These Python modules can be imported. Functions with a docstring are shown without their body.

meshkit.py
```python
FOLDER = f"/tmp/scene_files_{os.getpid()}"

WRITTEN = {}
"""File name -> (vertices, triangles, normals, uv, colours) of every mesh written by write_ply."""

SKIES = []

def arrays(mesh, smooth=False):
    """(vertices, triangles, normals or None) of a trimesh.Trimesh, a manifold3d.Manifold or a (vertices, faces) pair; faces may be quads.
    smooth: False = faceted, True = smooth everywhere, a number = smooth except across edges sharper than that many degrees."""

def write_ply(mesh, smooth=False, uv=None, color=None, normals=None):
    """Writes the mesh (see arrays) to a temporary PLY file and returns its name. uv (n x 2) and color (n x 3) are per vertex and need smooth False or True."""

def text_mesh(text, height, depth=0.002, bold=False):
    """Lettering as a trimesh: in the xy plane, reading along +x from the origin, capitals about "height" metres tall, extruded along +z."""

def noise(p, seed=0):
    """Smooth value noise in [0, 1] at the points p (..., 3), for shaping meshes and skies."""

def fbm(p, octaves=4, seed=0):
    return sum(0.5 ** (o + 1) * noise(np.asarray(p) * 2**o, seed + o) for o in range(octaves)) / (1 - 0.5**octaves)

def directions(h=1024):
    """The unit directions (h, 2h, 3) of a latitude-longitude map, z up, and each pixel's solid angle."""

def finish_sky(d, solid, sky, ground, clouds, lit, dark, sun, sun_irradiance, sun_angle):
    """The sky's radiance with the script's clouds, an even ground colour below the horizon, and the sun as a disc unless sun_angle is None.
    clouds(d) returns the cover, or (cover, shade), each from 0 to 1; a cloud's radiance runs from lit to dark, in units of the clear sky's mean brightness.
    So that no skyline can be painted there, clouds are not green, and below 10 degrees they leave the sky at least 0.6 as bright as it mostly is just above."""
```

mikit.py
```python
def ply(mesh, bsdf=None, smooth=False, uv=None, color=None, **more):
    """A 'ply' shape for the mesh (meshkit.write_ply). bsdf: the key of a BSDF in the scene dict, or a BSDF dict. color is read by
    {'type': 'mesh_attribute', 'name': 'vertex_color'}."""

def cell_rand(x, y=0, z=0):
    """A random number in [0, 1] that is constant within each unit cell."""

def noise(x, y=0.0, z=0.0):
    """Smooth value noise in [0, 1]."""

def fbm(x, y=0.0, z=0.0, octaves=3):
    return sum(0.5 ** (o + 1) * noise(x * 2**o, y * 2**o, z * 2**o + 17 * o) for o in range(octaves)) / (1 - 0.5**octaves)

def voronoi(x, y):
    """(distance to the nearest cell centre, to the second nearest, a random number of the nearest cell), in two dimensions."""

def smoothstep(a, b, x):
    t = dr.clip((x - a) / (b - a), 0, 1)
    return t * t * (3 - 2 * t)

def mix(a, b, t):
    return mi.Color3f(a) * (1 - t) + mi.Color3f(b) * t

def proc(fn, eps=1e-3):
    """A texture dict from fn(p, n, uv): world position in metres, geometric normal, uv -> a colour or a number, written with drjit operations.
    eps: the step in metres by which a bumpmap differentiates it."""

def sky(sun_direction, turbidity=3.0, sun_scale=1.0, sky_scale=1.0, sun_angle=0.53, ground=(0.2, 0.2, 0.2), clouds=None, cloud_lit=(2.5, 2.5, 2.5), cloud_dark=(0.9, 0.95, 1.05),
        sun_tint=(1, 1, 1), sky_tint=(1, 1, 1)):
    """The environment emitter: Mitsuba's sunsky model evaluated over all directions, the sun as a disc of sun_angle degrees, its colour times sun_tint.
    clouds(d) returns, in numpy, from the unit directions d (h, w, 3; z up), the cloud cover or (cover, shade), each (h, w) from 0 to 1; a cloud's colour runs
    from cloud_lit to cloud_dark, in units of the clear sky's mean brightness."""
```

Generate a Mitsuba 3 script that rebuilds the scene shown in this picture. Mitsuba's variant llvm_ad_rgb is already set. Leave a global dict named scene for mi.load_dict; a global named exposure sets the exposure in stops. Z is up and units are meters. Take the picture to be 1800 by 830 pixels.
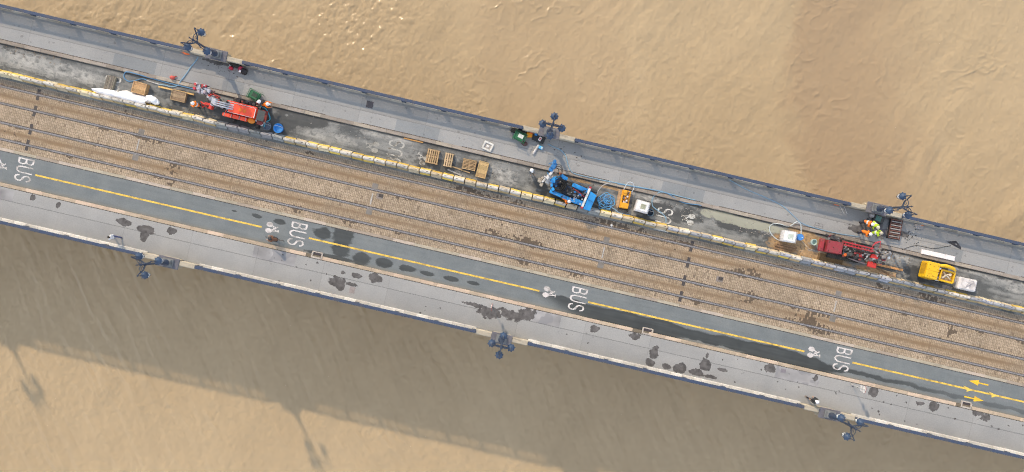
import math, random
import numpy as np, trimesh, drjit as dr, mitsuba as mi, manifold3d as m3
import shapely.geometry as sg
from shapely import affinity
import mikit, meshkit
from mikit import noise, fbm, voronoi, cell_rand, smoothstep, mix
T = mi.ScalarTransform4f
random.seed(7)
rng = np.random.default_rng(7)

# world: x along the bridge (downstream bank to the right), y across it, z up; z = 0 is the road level, the river lies at z = -12
scene, labels = {'type': 'scene'}, {}
exposure = 2.64
TH, TILT = math.radians(13.04), math.radians(0.7)
def _cam():
    c, s, ca, sa = math.cos(TH), math.sin(TH), math.cos(TILT), math.sin(TILT)
    R = np.array([[ca, 0, -sa], [0, 1, 0], [sa, 0, ca]])
    up, fw = R @ np.array([-s, c, 0]), R @ np.array([0, 0, -1.0])
    o = np.array([0, 0, 73.1])
    return T().look_at(origin=o.tolist(), target=(o + fw).tolist(), up=up.tolist())
scene['camera'] = {'type': 'perspective', 'to_world': _cam(), 'fov': 2 * math.degrees(math.atan(900 / 1386.0)), 'fov_axis': 'x',
                   'near_clip': 0.5, 'far_clip': 9000.0}
SUN = (-0.846, 1.056, 1.0)
def clouds(d):
    n = meshkit.fbm(d * 2.2 + 11.0, 5, 3)
    return np.clip((n - 0.30) * 2.2, 0.25, 0.85)
scene['sky'] = mikit.sky(SUN, turbidity=3.0, sun_scale=0.355, sun_angle=1.0, clouds=clouds, cloud_lit=(2.9, 2.88, 2.88), cloud_dark=(1.3, 1.32, 1.38), sky_tint=(1.06, 1.0, 0.93), sun_tint=(1.0, 0.97, 0.93))

# ------------------------------------------------------------------ materials
def bsdf(key, color, rough=0.6, spec=0.4, bump=None, scale=1.0, metallic=0.0, **kw):
    b = {'type': 'principled', 'base_color': color if isinstance(color, dict) else {'type': 'rgb', 'value': list(color)},
         'roughness': rough, 'specular': spec, 'metallic': metallic, **kw}
    if bump is not None:
        b = {'type': 'bumpmap', 'arbitrary': bump, 'scale': scale, 'bsdf': b}
    scene[key] = {'type': 'twosided', 'bsdf': b}

def ramp(d, soft):
    return smoothstep(1 + soft, 1 - soft, d)

def blobs(x, y, items, wob, soft=0.06):
    """union of wobbly ellipses (x, y, rx, ry)"""
    best = mi.Float(9)
    for (cx, cy), rx, ry in items:
        best = dr.minimum(best, dr.sqrt(dr.square((x - cx) / rx) + dr.square((y - cy) / ry)))
    return ramp(best + wob, soft)

def rect(x, y, x0, x1, y0, y1, e=0.03):
    return smoothstep(x0 - e, x0 + e, x) * smoothstep(x1 + e, x1 - e, x) * smoothstep(y0 - e, y0 + e, y) * smoothstep(y1 + e, y1 - e, y)

# packed paint: the colour and the dirt of a thing travel in its uv, one BSDF serves all painted things
def pack(c):
    r, g, b = (int(round(63 * math.sqrt(min(max(v, 0), 1)))) for v in c)
    return float(r + 64 * g + 4096 * b)
def paint_color(p, n, uv):
    k = mi.UInt32(mi.Int32(dr.round(uv.x)))
    c = mi.Color3f(mi.Float(k & 63), mi.Float((k >> 6) & 63), mi.Float((k >> 12) & 63)) / 63.0
    c = c * c
    dirt = uv.y - dr.floor(uv.y)
    a = fbm(p.x * 3.1, p.y * 3.1, p.z * 3.1, 3)
    b = noise(p.x * 17, p.y * 17, p.z * 17)
    m = smoothstep(0.42, 0.75, a * 0.75 + b * 0.25) * dirt
    c = mix(c, mi.Color3f(0.10, 0.085, 0.065), dr.clip(m * 1.3, 0, 0.9))
    return c * (0.88 + 0.24 * b)
def paint_rough(p, n, uv):
    return 0.15 + 0.1 * dr.floor(uv.y)
bsdf('paint', mikit.proc(paint_color), rough=mikit.proc(paint_rough), spec=0.45)
bsdf('steel', (0.36, 0.36, 0.39), rough=0.35, metallic=0.85)
bsdf('lantern_glass', (0.72, 0.76, 0.8), rough=0.15, spec=0.5)
def wood_color(p, n, uv):
    k = mi.UInt32(mi.Int32(dr.round(uv.x)))
    c = mi.Color3f(mi.Float(k & 63), mi.Float((k >> 6) & 63), mi.Float((k >> 12) & 63)) / 63.0
    g = fbm(p.x * 9 + p.y * 2, p.y * 9 - p.x * 2, p.z * 30, 3)
    return c * c * (0.6 + 0.8 * g)
bsdf('wood', mikit.proc(wood_color), rough=0.8, spec=0.2)

# water
def water_color(p, n, uv):
    X, Y = 0.9742 * p.x + 0.2256 * p.y, -0.2256 * p.x + 0.9742 * p.y
    w = (fbm(X * 0.09, Y * 0.07, 3.0, 4) - 0.5)
    w2 = fbm(X * 0.55 + 3 * w, Y * 0.4, 5.0, 3) - 0.5
    e = smoothstep(-1.5, 1.5, X - 32.4 + 7 * w + 3.0 * w2) * smoothstep(49, 37, X + 6 * w + 3 * w2) * smoothstep(-4, 6, Y + 6 * w)
    e = dr.maximum(e, 0.30 * ramp(dr.sqrt(dr.square((X - 3.5) / 7) + dr.square((Y - 21) / 13)) + w * 1.9 + 0.4 * w2, 0.3))
    c = mix((0.440, 0.343, 0.218), (0.408, 0.314, 0.196), dr.clip(0.5 + 2.2 * w, 0, 1))
    c = c * (1 + 0.10 * w2)
    return mix(c, (0.345, 0.252, 0.160), e * 0.85)
bsdf('water', mikit.proc(water_color), rough=0.16, spec=0.25)

# bus lane asphalt
BUS_WET = [((-16.29, -3.66), .78, .50), ((-14.32, -3.36), .9, 1.0), ((-14.23, -4.42), .85, 1.0), ((-12.18, -5.13), .72, .55), ((-10.03, -5.12), .78, .36), ((-7.90, -5.12), .75, .30),
           ((-5.86, -5.16), .70, .25), ((-3.70, -5.15), .66, .22), ((-1.78, -5.06), .6, .17), ((-22.45, -3.52), .5, .2), ((-20.35, -3.57), .6, .3), ((-24.60, -3.53), .3, .1),
           ((-12.50, -2.83), 1.2, .16), ((-15.36, -5.60), 2.0, .18)]
def bus_color(p, n, uv):
    x, y = p.x, p.y
    w = fbm(x * 0.9, y * 0.9, 1.0, 4) - 0.5
    fine = noise(x * 19, y * 19) - 0.5
    streak = fbm(x * 0.22, y * 5.0, 2.0, 3) - 0.5
    c = mix((0.150, 0.171, 0.183), (0.184, 0.204, 0.214), dr.clip(0.5 + 1.6 * w + 1.0 * streak, 0, 1)) * (1 + 0.16 * fine)
    edge = smoothstep(-5.45, -5.75, y) * 0.35
    c = mix(c, (0.24, 0.215, 0.18), edge)
    wet = blobs(x, y, BUS_WET, w * 1.1 + streak * 0.5, 0.16)
    top = -4.50 - 0.20 * dr.exp(-dr.square((x - 20.5) / 2.5)) - 0.52 * smoothstep(28.5, 34, x) + 0.5 * w
    strip = smoothstep(top + 0.09, top - 0.09, y) * smoothstep(4.6, 8.5, x + 3.0 * (y + 5.3)) * (1 - 0.5 * smoothstep(36, 47, x))
    low = -5.60 + 0.22 * smoothstep(31, 36, x) + 0.4 * w
    pale = dr.maximum(smoothstep(17.5, 19, x) * smoothstep(25, 23, x), smoothstep(32, 34, x))
    strip = strip * (1 - pale * smoothstep(low + 0.07, low - 0.05, y))
    wet = dr.maximum(wet * 0.92, strip)
    return mix(c, mi.Color3f(0.040, 0.046, 0.049) * (1 + 0.5 * w), wet * (0.90 + 0.25 * streak))
def bus_rough(p, n, uv):
    return 0.75
bsdf('bus_asphalt', mikit.proc(bus_color), rough=0.72, spec=0.3)

# works lane asphalt
PALE = [((-46.58, 5.50), 2.6, .75), ((-43.38, 5.49), 2.2, .55), ((-40.69, 5.42), 2.0, .5), ((-11.41, 6.44), 1.7, .42), ((-13.54, 6.33), 1.0, .35), ((-1.17, 5.42), 1.5, .75), ((-18.62, 5.03), 1.3, .45), ((-16.52, 5.25), 1.5, .42), ((12.42, 6.47), 1.8, .4),
        ((46.92, 6.24), 1.8, .25), ((44.40, 6.42), 2.4, .16), ((48.15, 5.65), 1.2, .3), ((35.97, 6.11), 1.6, .45), ((39.44, 7.67),2.0,.25)]
DAMP = [((-29.38, 5.11), 3.8, .9), ((-22.98, 5.26), 1.8, .8), ((-19.94, 6.07), 2.5, .7), ((-7.24, 4.77), 2.8, .85), ((-4.07, 5.07), 2.2, .8), ((5.20, 4.79), 2.8, .9), ((14.29, 5.44), 2.6, .8), ((12.38, 4.29), 2.4, .3),
        ((20.54, 5.47), 2.2, .26), ((22.73, 5.44), 2.4, .28), ((24.69, 5.24), 2.4, .30), ((15.93, 5.38), 2.2, .7), ((13.91, 5.89), 2.0, .4), ((8.53, 4.48), 1.2, .5), ((2.39, 5.22), 1.6, .5), ((17.76, 6.89), 1.6, .35), ((35.41, 5.00), 1.6, .6), ((38.41, 5.04), 1.2, .8), ((42.43, 6.62), 3.0, .22), ((45.22, 6.45), 3.2, .14), ((-31.92, 4.52), 1.2, .5), ((-45.80, 6.75), 1.6, .25), ((-47.84, 6.38), 1.2, .3)]
MUD = [((28.05, 6.02), 1.5, .5), ((26.62, 5.14), 2.0, .9), ((28.67, 4.53), 2.4, .55), ((30.67, 4.18), 2.6, .5), ((27.10, 6.61), 1.2, .45), ((34.43, 6.84), .7, .3), ((5.64, 6.41), 1.5, .12), ((8.63, 6.40),1.2,.12), ((34.17, 4.44), 1.6, .3)]
GREEN = [((19.65, 6.25), 1.9, .48), ((21.85, 6.16), 2.0, .46), ((23.67, 6.09), 1.6, .38), ((24.75, 6.12), 1.2, .3), ((18.20, 6.18),.7,.4)]
def works_color(p, n, uv):
    x, y = p.x, p.y
    w = fbm(x * 0.8, y * 1.3, 7.0, 4) - 0.5
    f = fbm(x * 3.2, y * 4.2, 9.0, 3) - 0.5
    fine = noise(x * 21, y * 21) - 0.5
    st = fbm(x * 0.25, y * 3.5, 19.0, 3) - 0.5
    c = mix((0.098, 0.106, 0.110), (0.235, 0.242, 0.240), dr.clip(0.45 + 1.9 * w + 0.8 * f + 1.6 * st, 0, 1)) * (1 + 0.22 * fine)
    c = mix(c, (0.062, 0.066, 0.068), blobs(x, y, DAMP, w * 1.6 + f * 0.9, 0.3) * 0.85)
    c = mix(c, (0.42, 0.42, 0.405), blobs(x, y, PALE, w * 2.0 + f * 1.8, 0.3) * (0.55 + 1.4 * f))
    c = mix(c, (0.37, 0.375, 0.30), blobs(x, y, GREEN, w * 0.9 + f * 0.4, 0.15) * 0.8)
    c = mix(c, mi.Color3f(0.38, 0.25, 0.13) * (1 + 0.8 * f), blobs(x, y, MUD, w * 1.2 + f * 0.9, 0.3) * 0.9)
    gut = smoothstep(6.38, 6.62, y)
    c = mix(c, (0.06, 0.058, 0.055), gut * (0.75 + w))
    # cracks and a crusted edge along the barriers
    v1, v2, _ = voronoi(x * 0.55 + w, y * 0.55 + f * 0.3)
    crack = smoothstep(0.018, 0.004, v2 - v1) * smoothstep(0.0, 0.2, w + 0.05)
    return c * (1 - 0.5 * crack)
bsdf('works_asphalt', mikit.proc(works_color), rough=0.75, spec=0.3)

# pavement
STAIN = [((-42.78, -6.51), .26, .26), ((-40.37, -6.65), .2, .28), ((-34.13, -6.82), .72, .36), ((-32.06, -6.99), .75, .36), ((-32.08, -7.58), .34, .48), ((-29.68, -6.60), .44, .36),
         ((-13.96, -7.71), .85, .46), ((-13.45, -8.02), .4, .4), ((-12.23, -6.77), .4, .22), ((-10.60, -6.61), .58, .46), ((-12.51, -7.69), .5, .14), ((-13.57, -6.81), .2, .14),
         ((0.48, -7.35), 1.2, .52), ((2.54, -7.09), 1.3, .5), ((3.81, -6.75), 1.0, .6), ((-0.84, -7.00), 1.0, .22), ((10.35, -6.63), .44, .34), ((14.07, -6.50), .54, .36), ((16.22, -7.58), .34, .58),
         ((16.06, -8.54), .40, .32), ((17.59, -8.57), .46, .26), ((18.80, -8.37), .54, .5), ((20.45, -8.45), .64, .28), ((21.12, -7.59), .47, .52), ((21.08, -6.68), .16, .3), ((21.74, -8.59), .7, .15),
         ((22.73, -7.71), .42, .15), ((27.07, -6.55), .45, .40), ((36.95, -6.57), .44, .42), ((41.46, -6.63), .46, .24), ((42.72, -6.62), .42, .46), ((47.08, -6.22), .7, .42), ((47.64, -6.53), .5, .42), ((31.41, -6.54), .2, .3)]
STAIN_TOP = [((32.11, 7.88), 1.1, .36), ((33.24, 8.42), 1.0, .5), ((34.07, 8.39), 1.2, .9), ((36.27, 8.36), .6, .3), ((-28.77, 9.45), 2.0, .2)]
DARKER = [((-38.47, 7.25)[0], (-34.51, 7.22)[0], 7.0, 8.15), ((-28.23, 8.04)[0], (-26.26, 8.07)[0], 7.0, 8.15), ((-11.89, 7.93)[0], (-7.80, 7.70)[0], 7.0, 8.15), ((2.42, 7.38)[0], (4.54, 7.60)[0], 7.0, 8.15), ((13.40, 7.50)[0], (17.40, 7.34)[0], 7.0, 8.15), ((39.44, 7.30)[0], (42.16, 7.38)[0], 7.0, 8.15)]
PATCH = [(-22.02, -18.05, -7.30, -6.13), (-50.2, -44.55, -7.28, -6.35), (3.3, 7.05, -7.3, -6.13), (27.6, 31.75, -7.3, -6.13)]
def walk_color(p, n, uv):
    x, y = p.x, p.y
    w = fbm(x * 0.7, y * 0.9, 4.0, 4) - 0.5
    f = fbm(x * 4.0, y * 4.0, 6.0, 3) - 0.5
    fine = noise(x * 24, y * 24) - 0.5
    south = y < 0
    bay = cell_rand(dr.floor((x + 3.0) / 6.2), dr.select(south, 1.0, 2.0) + dr.select((y > 8.17) | (y < -7.3), 10.0, 0.0))
    c = mix((0.296, 0.302, 0.306), (0.338, 0.342, 0.343), dr.clip(0.5 + 1.3 * w, 0, 1)) * (0.955 + 0.09 * bay) * (1 + 0.16 * fine)
    north_in = ~south & (y < 8.15)
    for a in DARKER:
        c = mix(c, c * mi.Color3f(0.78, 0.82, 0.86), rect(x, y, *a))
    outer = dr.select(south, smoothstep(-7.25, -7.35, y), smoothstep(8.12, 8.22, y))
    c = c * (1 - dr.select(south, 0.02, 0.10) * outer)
    for a in PATCH:
        q = rect(x, y, *a)
        c = mix(c, mi.Color3f(0.300, 0.300, 0.315) * (1 + 1.0 * w), q * 0.85)
        c = mix(c, (0.225, 0.23, 0.25), q * smoothstep(0.08, 0.16, fbm(x * 1.3, y * 1.6, 12.0, 2) - 0.5) * 0.7)
    # joints
    j = dr.maximum(smoothstep(0.05, 0.02, dr.abs(y + 7.3)), 0.8 * smoothstep(0.045, 0.015, dr.abs(y - 8.17)))
    u = (x + 3.0) / 6.2
    t = dr.abs(u - dr.round(u)) * 6.2
    j = dr.maximum(j, 0.55 * smoothstep(0.035, 0.01, t) * dr.select(cell_rand(dr.round(u), 5) < 0.6, 1.0, 0.2))
    c = c * (1 - 0.36 * j)
    s = blobs(x, y, STAIN, w * 1.0 + f * 0.85, 0.05)
    s = dr.maximum(s, blobs(x, y, STAIN_TOP, w * 1.2 + f * 0.8, 0.15) * 0.9)
    # splashes scattered round the larger stains
    near = dr.select(south, smoothstep(0.0, 0.10, fbm(x * 0.17 + 2.0, y * 0.3, 21.0, 2) - 0.5) * smoothstep(-7.0, -5.0, x + 14), 0.35)
    v1, v2, r = voronoi(x * 2.4, y * 2.4)
    s = dr.maximum(s, smoothstep(0.20, 0.12, v1 + f * 0.5) * (r < 0.13) * near)
    return mix(c, mi.Color3f(0.098, 0.094, 0.096) * (1 + 1.2 * f), s * 0.93)
bsdf('pavement_mat', mikit.proc(walk_color), rough=0.85, spec=0.2)

# tram setts
def sett_cell(x, y):
    row = dr.floor(x / 0.165)
    yy = y + 0.11 * cell_rand(row, 3) * 1.0
    col = dr.floor(yy / 0.26)
    return row, col, x / 0.165 - row, yy / 0.26 - col
def setts_color(p, n, uv):
    x, y = p.x, p.y
    w = fbm(x * 0.5, y * 0.7, 2.0, 4) - 0.5
    f = fbm(x * 1.6, y * 2.2, 5.0, 3) - 0.5
    r, c, fx, fy = sett_cell(x, y)
    t = cell_rand(r, c, 7)
    t2 = cell_rand(r, c, 9)
    base = mix((0.325, 0.256, 0.184), (0.435, 0.352, 0.266), t)
    base = base * (1 + 0.45 * w + 0.25 * f)
    base = dr.select(t2 > 0.95, base * 0.68, base)
    joint = dr.maximum(smoothstep(0.36, 0.5, dr.abs(fx - 0.5)), smoothstep(0.42, 0.5, dr.abs(fy - 0.5)))
    base = mix(base, (0.10, 0.075, 0.052), joint * 0.9)
    # wear bands where vehicles drip and roll, grey margin beside the works lane
    band = dr.exp(-dr.square((y - 2.06 + 0.1 * w) / 0.17)) + dr.exp(-dr.square((y + 1.16 + 0.1 * w) / 0.17))
    base = mix(base, (0.155, 0.115, 0.075), dr.clip(band * (0.78 + 1.2 * w + 0.5 * f), 0, 0.9))
    grey = smoothstep(2.72, 2.95, y + 0.25 * f) 
    base = mix(base, (0.135, 0.128, 0.118), grey * (0.30 + 0.5 * f))
    inside = dr.exp(-dr.square((y - 2.06) / 0.6)) + dr.exp(-dr.square((y + 1.16) / 0.6))
    base = mix(base, mi.Color3f(0.30, 0.20, 0.115), 0.62 * inside * dr.clip(0.55 + w, 0, 1))
    # tarry spots: whole setts gone dark in clumps, mostly along the rails
    rail = dr.minimum(dr.minimum(dr.abs(y - 2.83), dr.abs(y - 1.30)), dr.minimum(dr.abs(y + 0.42), dr.abs(y + 1.92)))
    clump = fbm(x * 0.42, y * 0.9, 31.0, 3) - 0.5 + 0.17 * dr.exp(-dr.square(rail / 0.26)) - 0.275 + 0.075 * smoothstep(-15, 30, x) + 0.08 * smoothstep(2.6, 3.0, y)
    dark = dr.select(cell_rand(r, c, 15) < dr.clip(clump * 6, 0, 0.65), 1.0, 0.0)
    base = mix(base, (0.085, 0.065, 0.050), dark * 0.85)
    return base
def setts_height(p, n, uv):
    r, c, fx, fy = sett_cell(p.x, p.y)
    j = dr.maximum(smoothstep(0.30, 0.5, dr.abs(fx - 0.5)), smoothstep(0.38, 0.5, dr.abs(fy - 0.5)))
    return 0.012 * (1 - j) + 0.004 * cell_rand(r, c, 4)
bsdf('setts', mikit.proc(setts_color), rough=0.8, spec=0.25, bump=mikit.proc(setts_height, eps=0.01), scale=1.0)

def granite_color(p, n, uv):
    w = fbm(p.x * 1.2, p.y * 3.0, 3.0, 3) - 0.5
    fine = noise(p.x * 23, p.y * 23, p.z * 23) - 0.5
    k = mi.UInt32(mi.Int32(dr.round(uv.x)))
    c = mi.Color3f(mi.Float(k & 63), mi.Float((k >> 6) & 63), mi.Float((k >> 12) & 63)) / 63.0
    dirt = uv.y - dr.floor(uv.y)
    d = smoothstep(0.05, 0.25, w + 0.1 * fine) * dirt
    return mix(c * c * (1 + 0.5 * w + 0.25 * fine), (0.13, 0.11, 0.085), d * 0.8)
bsdf('stone', mikit.proc(granite_color), rough=0.8, spec=0.25)

# ------------------------------------------------------------------ mesh helpers
cat = trimesh.util.concatenate
def box(c, s, rz=0.0, ch=0.0, ry=0.0, rx=0.0):
    """box centre c, size s; ch = chamfer"""
    h = np.array(s, float) / 2
    if ch > 0:
        ch = min(ch, 0.45 * min(s))
        pts = []
        for sx in (-1, 1):
            for sy in (-1, 1):
                for sz in (-1, 1):
                    q = np.array([sx, sy, sz]) * h
                    for k in range(3):
                        o = np.array([sx, sy, sz]) * ch; o[k] = 0
                        pts.append(q - o)
        m = trimesh.convex.convex_hull(np.array(pts))
    else:
        m = trimesh.creation.box(extents=2 * h)
    return place(m, c, rz, ry, rx)
def place(m, c=(0, 0, 0), rz=0.0, ry=0.0, rx=0.0):
    m = m.copy()
    if rx: m.apply_transform(trimesh.transformations.rotation_matrix(math.radians(rx), [1, 0, 0]))
    if ry: m.apply_transform(trimesh.transformations.rotation_matrix(math.radians(ry), [0, 1, 0]))
    if rz: m.apply_transform(trimesh.transformations.rotation_matrix(math.radians(rz), [0, 0, 1]))
    m.apply_translation(c)
    return m
def hull(pts):
    return trimesh.convex.convex_hull(np.array(pts, float))
def tube(pts, r, n=7, caps=True, smooth=0):
    p = np.array(pts, float)
    r = np.broadcast_to(r, len(p)).astype(float)
    if smooth:
        p = spline(p, smooth)
        r = np.interp(np.linspace(0, 1, len(p)), np.linspace(0, 1, len(r)), r)
    t = np.gradient(p, axis=0); t /= np.linalg.norm(t, axis=1, keepdims=True) + 1e-12
    ref = np.array([0, 0, 1.0]) if np.abs(t[:, 2]).max() < 0.93 else (np.array([0.92, 0.39, 0.05]) if np.abs(t @ np.array([0.92, 0.39, 0.05])).max() < 0.95 else np.array([-0.39, 0.92, 0.1]))
    a = np.cross(t, ref); a /= np.linalg.norm(a, axis=1, keepdims=True) + 1e-12
    b = np.cross(t, a)
    ang = np.arange(n) * 2 * np.pi / n
    v = (p[:, None] + r[:, None, None] * (np.cos(ang)[None, :, None] * a[:, None] + np.sin(ang)[None, :, None] * b[:, None])).reshape(-1, 3)
    f = []
    for i in range(len(p) - 1):
        for j in range(n):
            q = [i * n + j, i * n + (j + 1) % n, (i + 1) * n + (j + 1) % n, (i + 1) * n + j]
            f += [[q[0], q[1], q[2]], [q[0], q[2], q[3]]]
    if caps:
        v = np.vstack([v, p[0], p[-1]])
        k = len(v) - 2; e = (len(p) - 1) * n
        for j in range(n):
            f += [[k, (j + 1) % n, j], [k + 1, e + j, e + (j + 1) % n]]
    m = trimesh.Trimesh(v, f, process=False)
    m.fix_normals()
    return m
def cyl(p0, p1, r, n=12, r1=None):
    return tube([p0, p1], [r, r if r1 is None else r1], n)
def spline(p, k):
    p = np.asarray(p, float)
    if len(p) < 3: return p
    q = np.vstack([2 * p[0] - p[1], p, 2 * p[-1] - p[-2]])
    out = []
    for i in range(1, len(q) - 2):
        for s in np.linspace(0, 1, k, endpoint=False):
            a, b, c, d = q[i - 1], q[i], q[i + 1], q[i + 2]
            out.append(0.5 * (2 * b + (c - a) * s + (2 * a - 5 * b + 4 * c - d) * s * s + (3 * b - a - 3 * c + d) * s ** 3))
    out.append(p[-1])
    return np.array(out)
def lathe(prof, n=20, c=(0, 0, 0)):
    m = trimesh.creation.revolve(np.array(prof, float), sections=n)
    m.apply_translation(c); return m
def prism(poly, z0, z1):
    m = trimesh.creation.extrude_polygon(poly if isinstance(poly, sg.base.BaseGeometry) else sg.Polygon(poly), z1 - z0, engine='earcut')
    m.apply_translation([0, 0, z0]); return m
def ball(c, r, sub=1, s=(1, 1, 1)):
    m = trimesh.creation.icosphere(subdivisions=sub, radius=r); m.apply_scale(s); m.apply_translation(c); return m
def lump(m, amp, freq, seed=0):
    m = m.copy()
    nrm = m.vertex_normals
    m.vertices = m.vertices + nrm * ((meshkit.fbm(m.vertices * freq, 3, seed) - 0.5) * 2 * amp)[:, None]
    return m

# ------------------------------------------------------------------ scene helpers
used = {}
def numbered(name):
    k = used.get(name, 0); used[name] = k + 1
    return name if k == 0 else f'{name}_{k:03d}'
def shape(mesh, color, dirt=0.35, rough=4, mat='paint', smooth=35):
    """ply dict of a mesh; colours travel in the uv (see paint)"""
    if mat in ('paint', 'stone', 'wood') and color is not None:
        m = trimesh.graph.smooth_shade(mesh, angle=math.radians(smooth), facet_minarea=None) if smooth else mesh
        uv = np.tile([pack(color), min(max(dirt, 0.0), 0.98) + rough], (len(m.vertices), 1))
        return mikit.ply(m, mat, smooth=bool(smooth), uv=uv)
    return mikit.ply(mesh, mat, smooth=smooth)
def put(key, mesh, color=None, dirt=0.35, rough=4, mat='paint', smooth=35, at=None):
    d = shape(mesh, color, dirt, rough, mat, smooth) if not isinstance(mesh, dict) else dict(mesh)
    if at is not None: d['to_world'] = at
    scene[key] = d
    return key
def tag(key, label, category=None, group=None, kind=None):
    labels[key] = {'label': label}
    if category: labels[key]['category'] = category
    if group: labels[key]['group'] = group
    if kind: labels[key]['kind'] = kind
def thing(name, label, category, group=None, kind=None):
    key = numbered(name); tag(key, label, category, group, kind); return key
def part(parent, name, mesh, color=None, dirt=0.35, rough=4, mat='paint', smooth=35, at=None, label=None):
    key = numbered(parent + '__' + name)
    put(key, mesh, color, dirt, rough, mat, smooth, at)
    if label: labels[key] = {'label': label}
    return key
def one(name, label, category, mesh, color=None, group=None, kind=None, **kw):
    k = thing(name, label, category, group, kind); put(k, mesh, color, **kw); return k
def at(xy, rz=0.0, z=0.0):
    return T().translate([xy[0], xy[1], z]) @ T().rotate([0, 0, 1], rz)
def to(m, xy, rz=0.0, z=0.0):
    return place(m, (xy[0], xy[1], z), rz)
def sheet(x0, x1, y0, y1, z):
    return trimesh.Trimesh([[x0, y0, z], [x1, y0, z], [x1, y1, z], [x0, y1, z]], [[0, 1, 2], [0, 2, 3]], process=False)

YEL, CREAM, WHT, GRY = (0.70, 0.50, 0.12), (0.64, 0.55, 0.38), (0.58, 0.55, 0.50), (0.27, 0.28, 0.29)
IRON = (0.030, 0.050, 0.095)
PZ = 0.15            # pavement height

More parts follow.
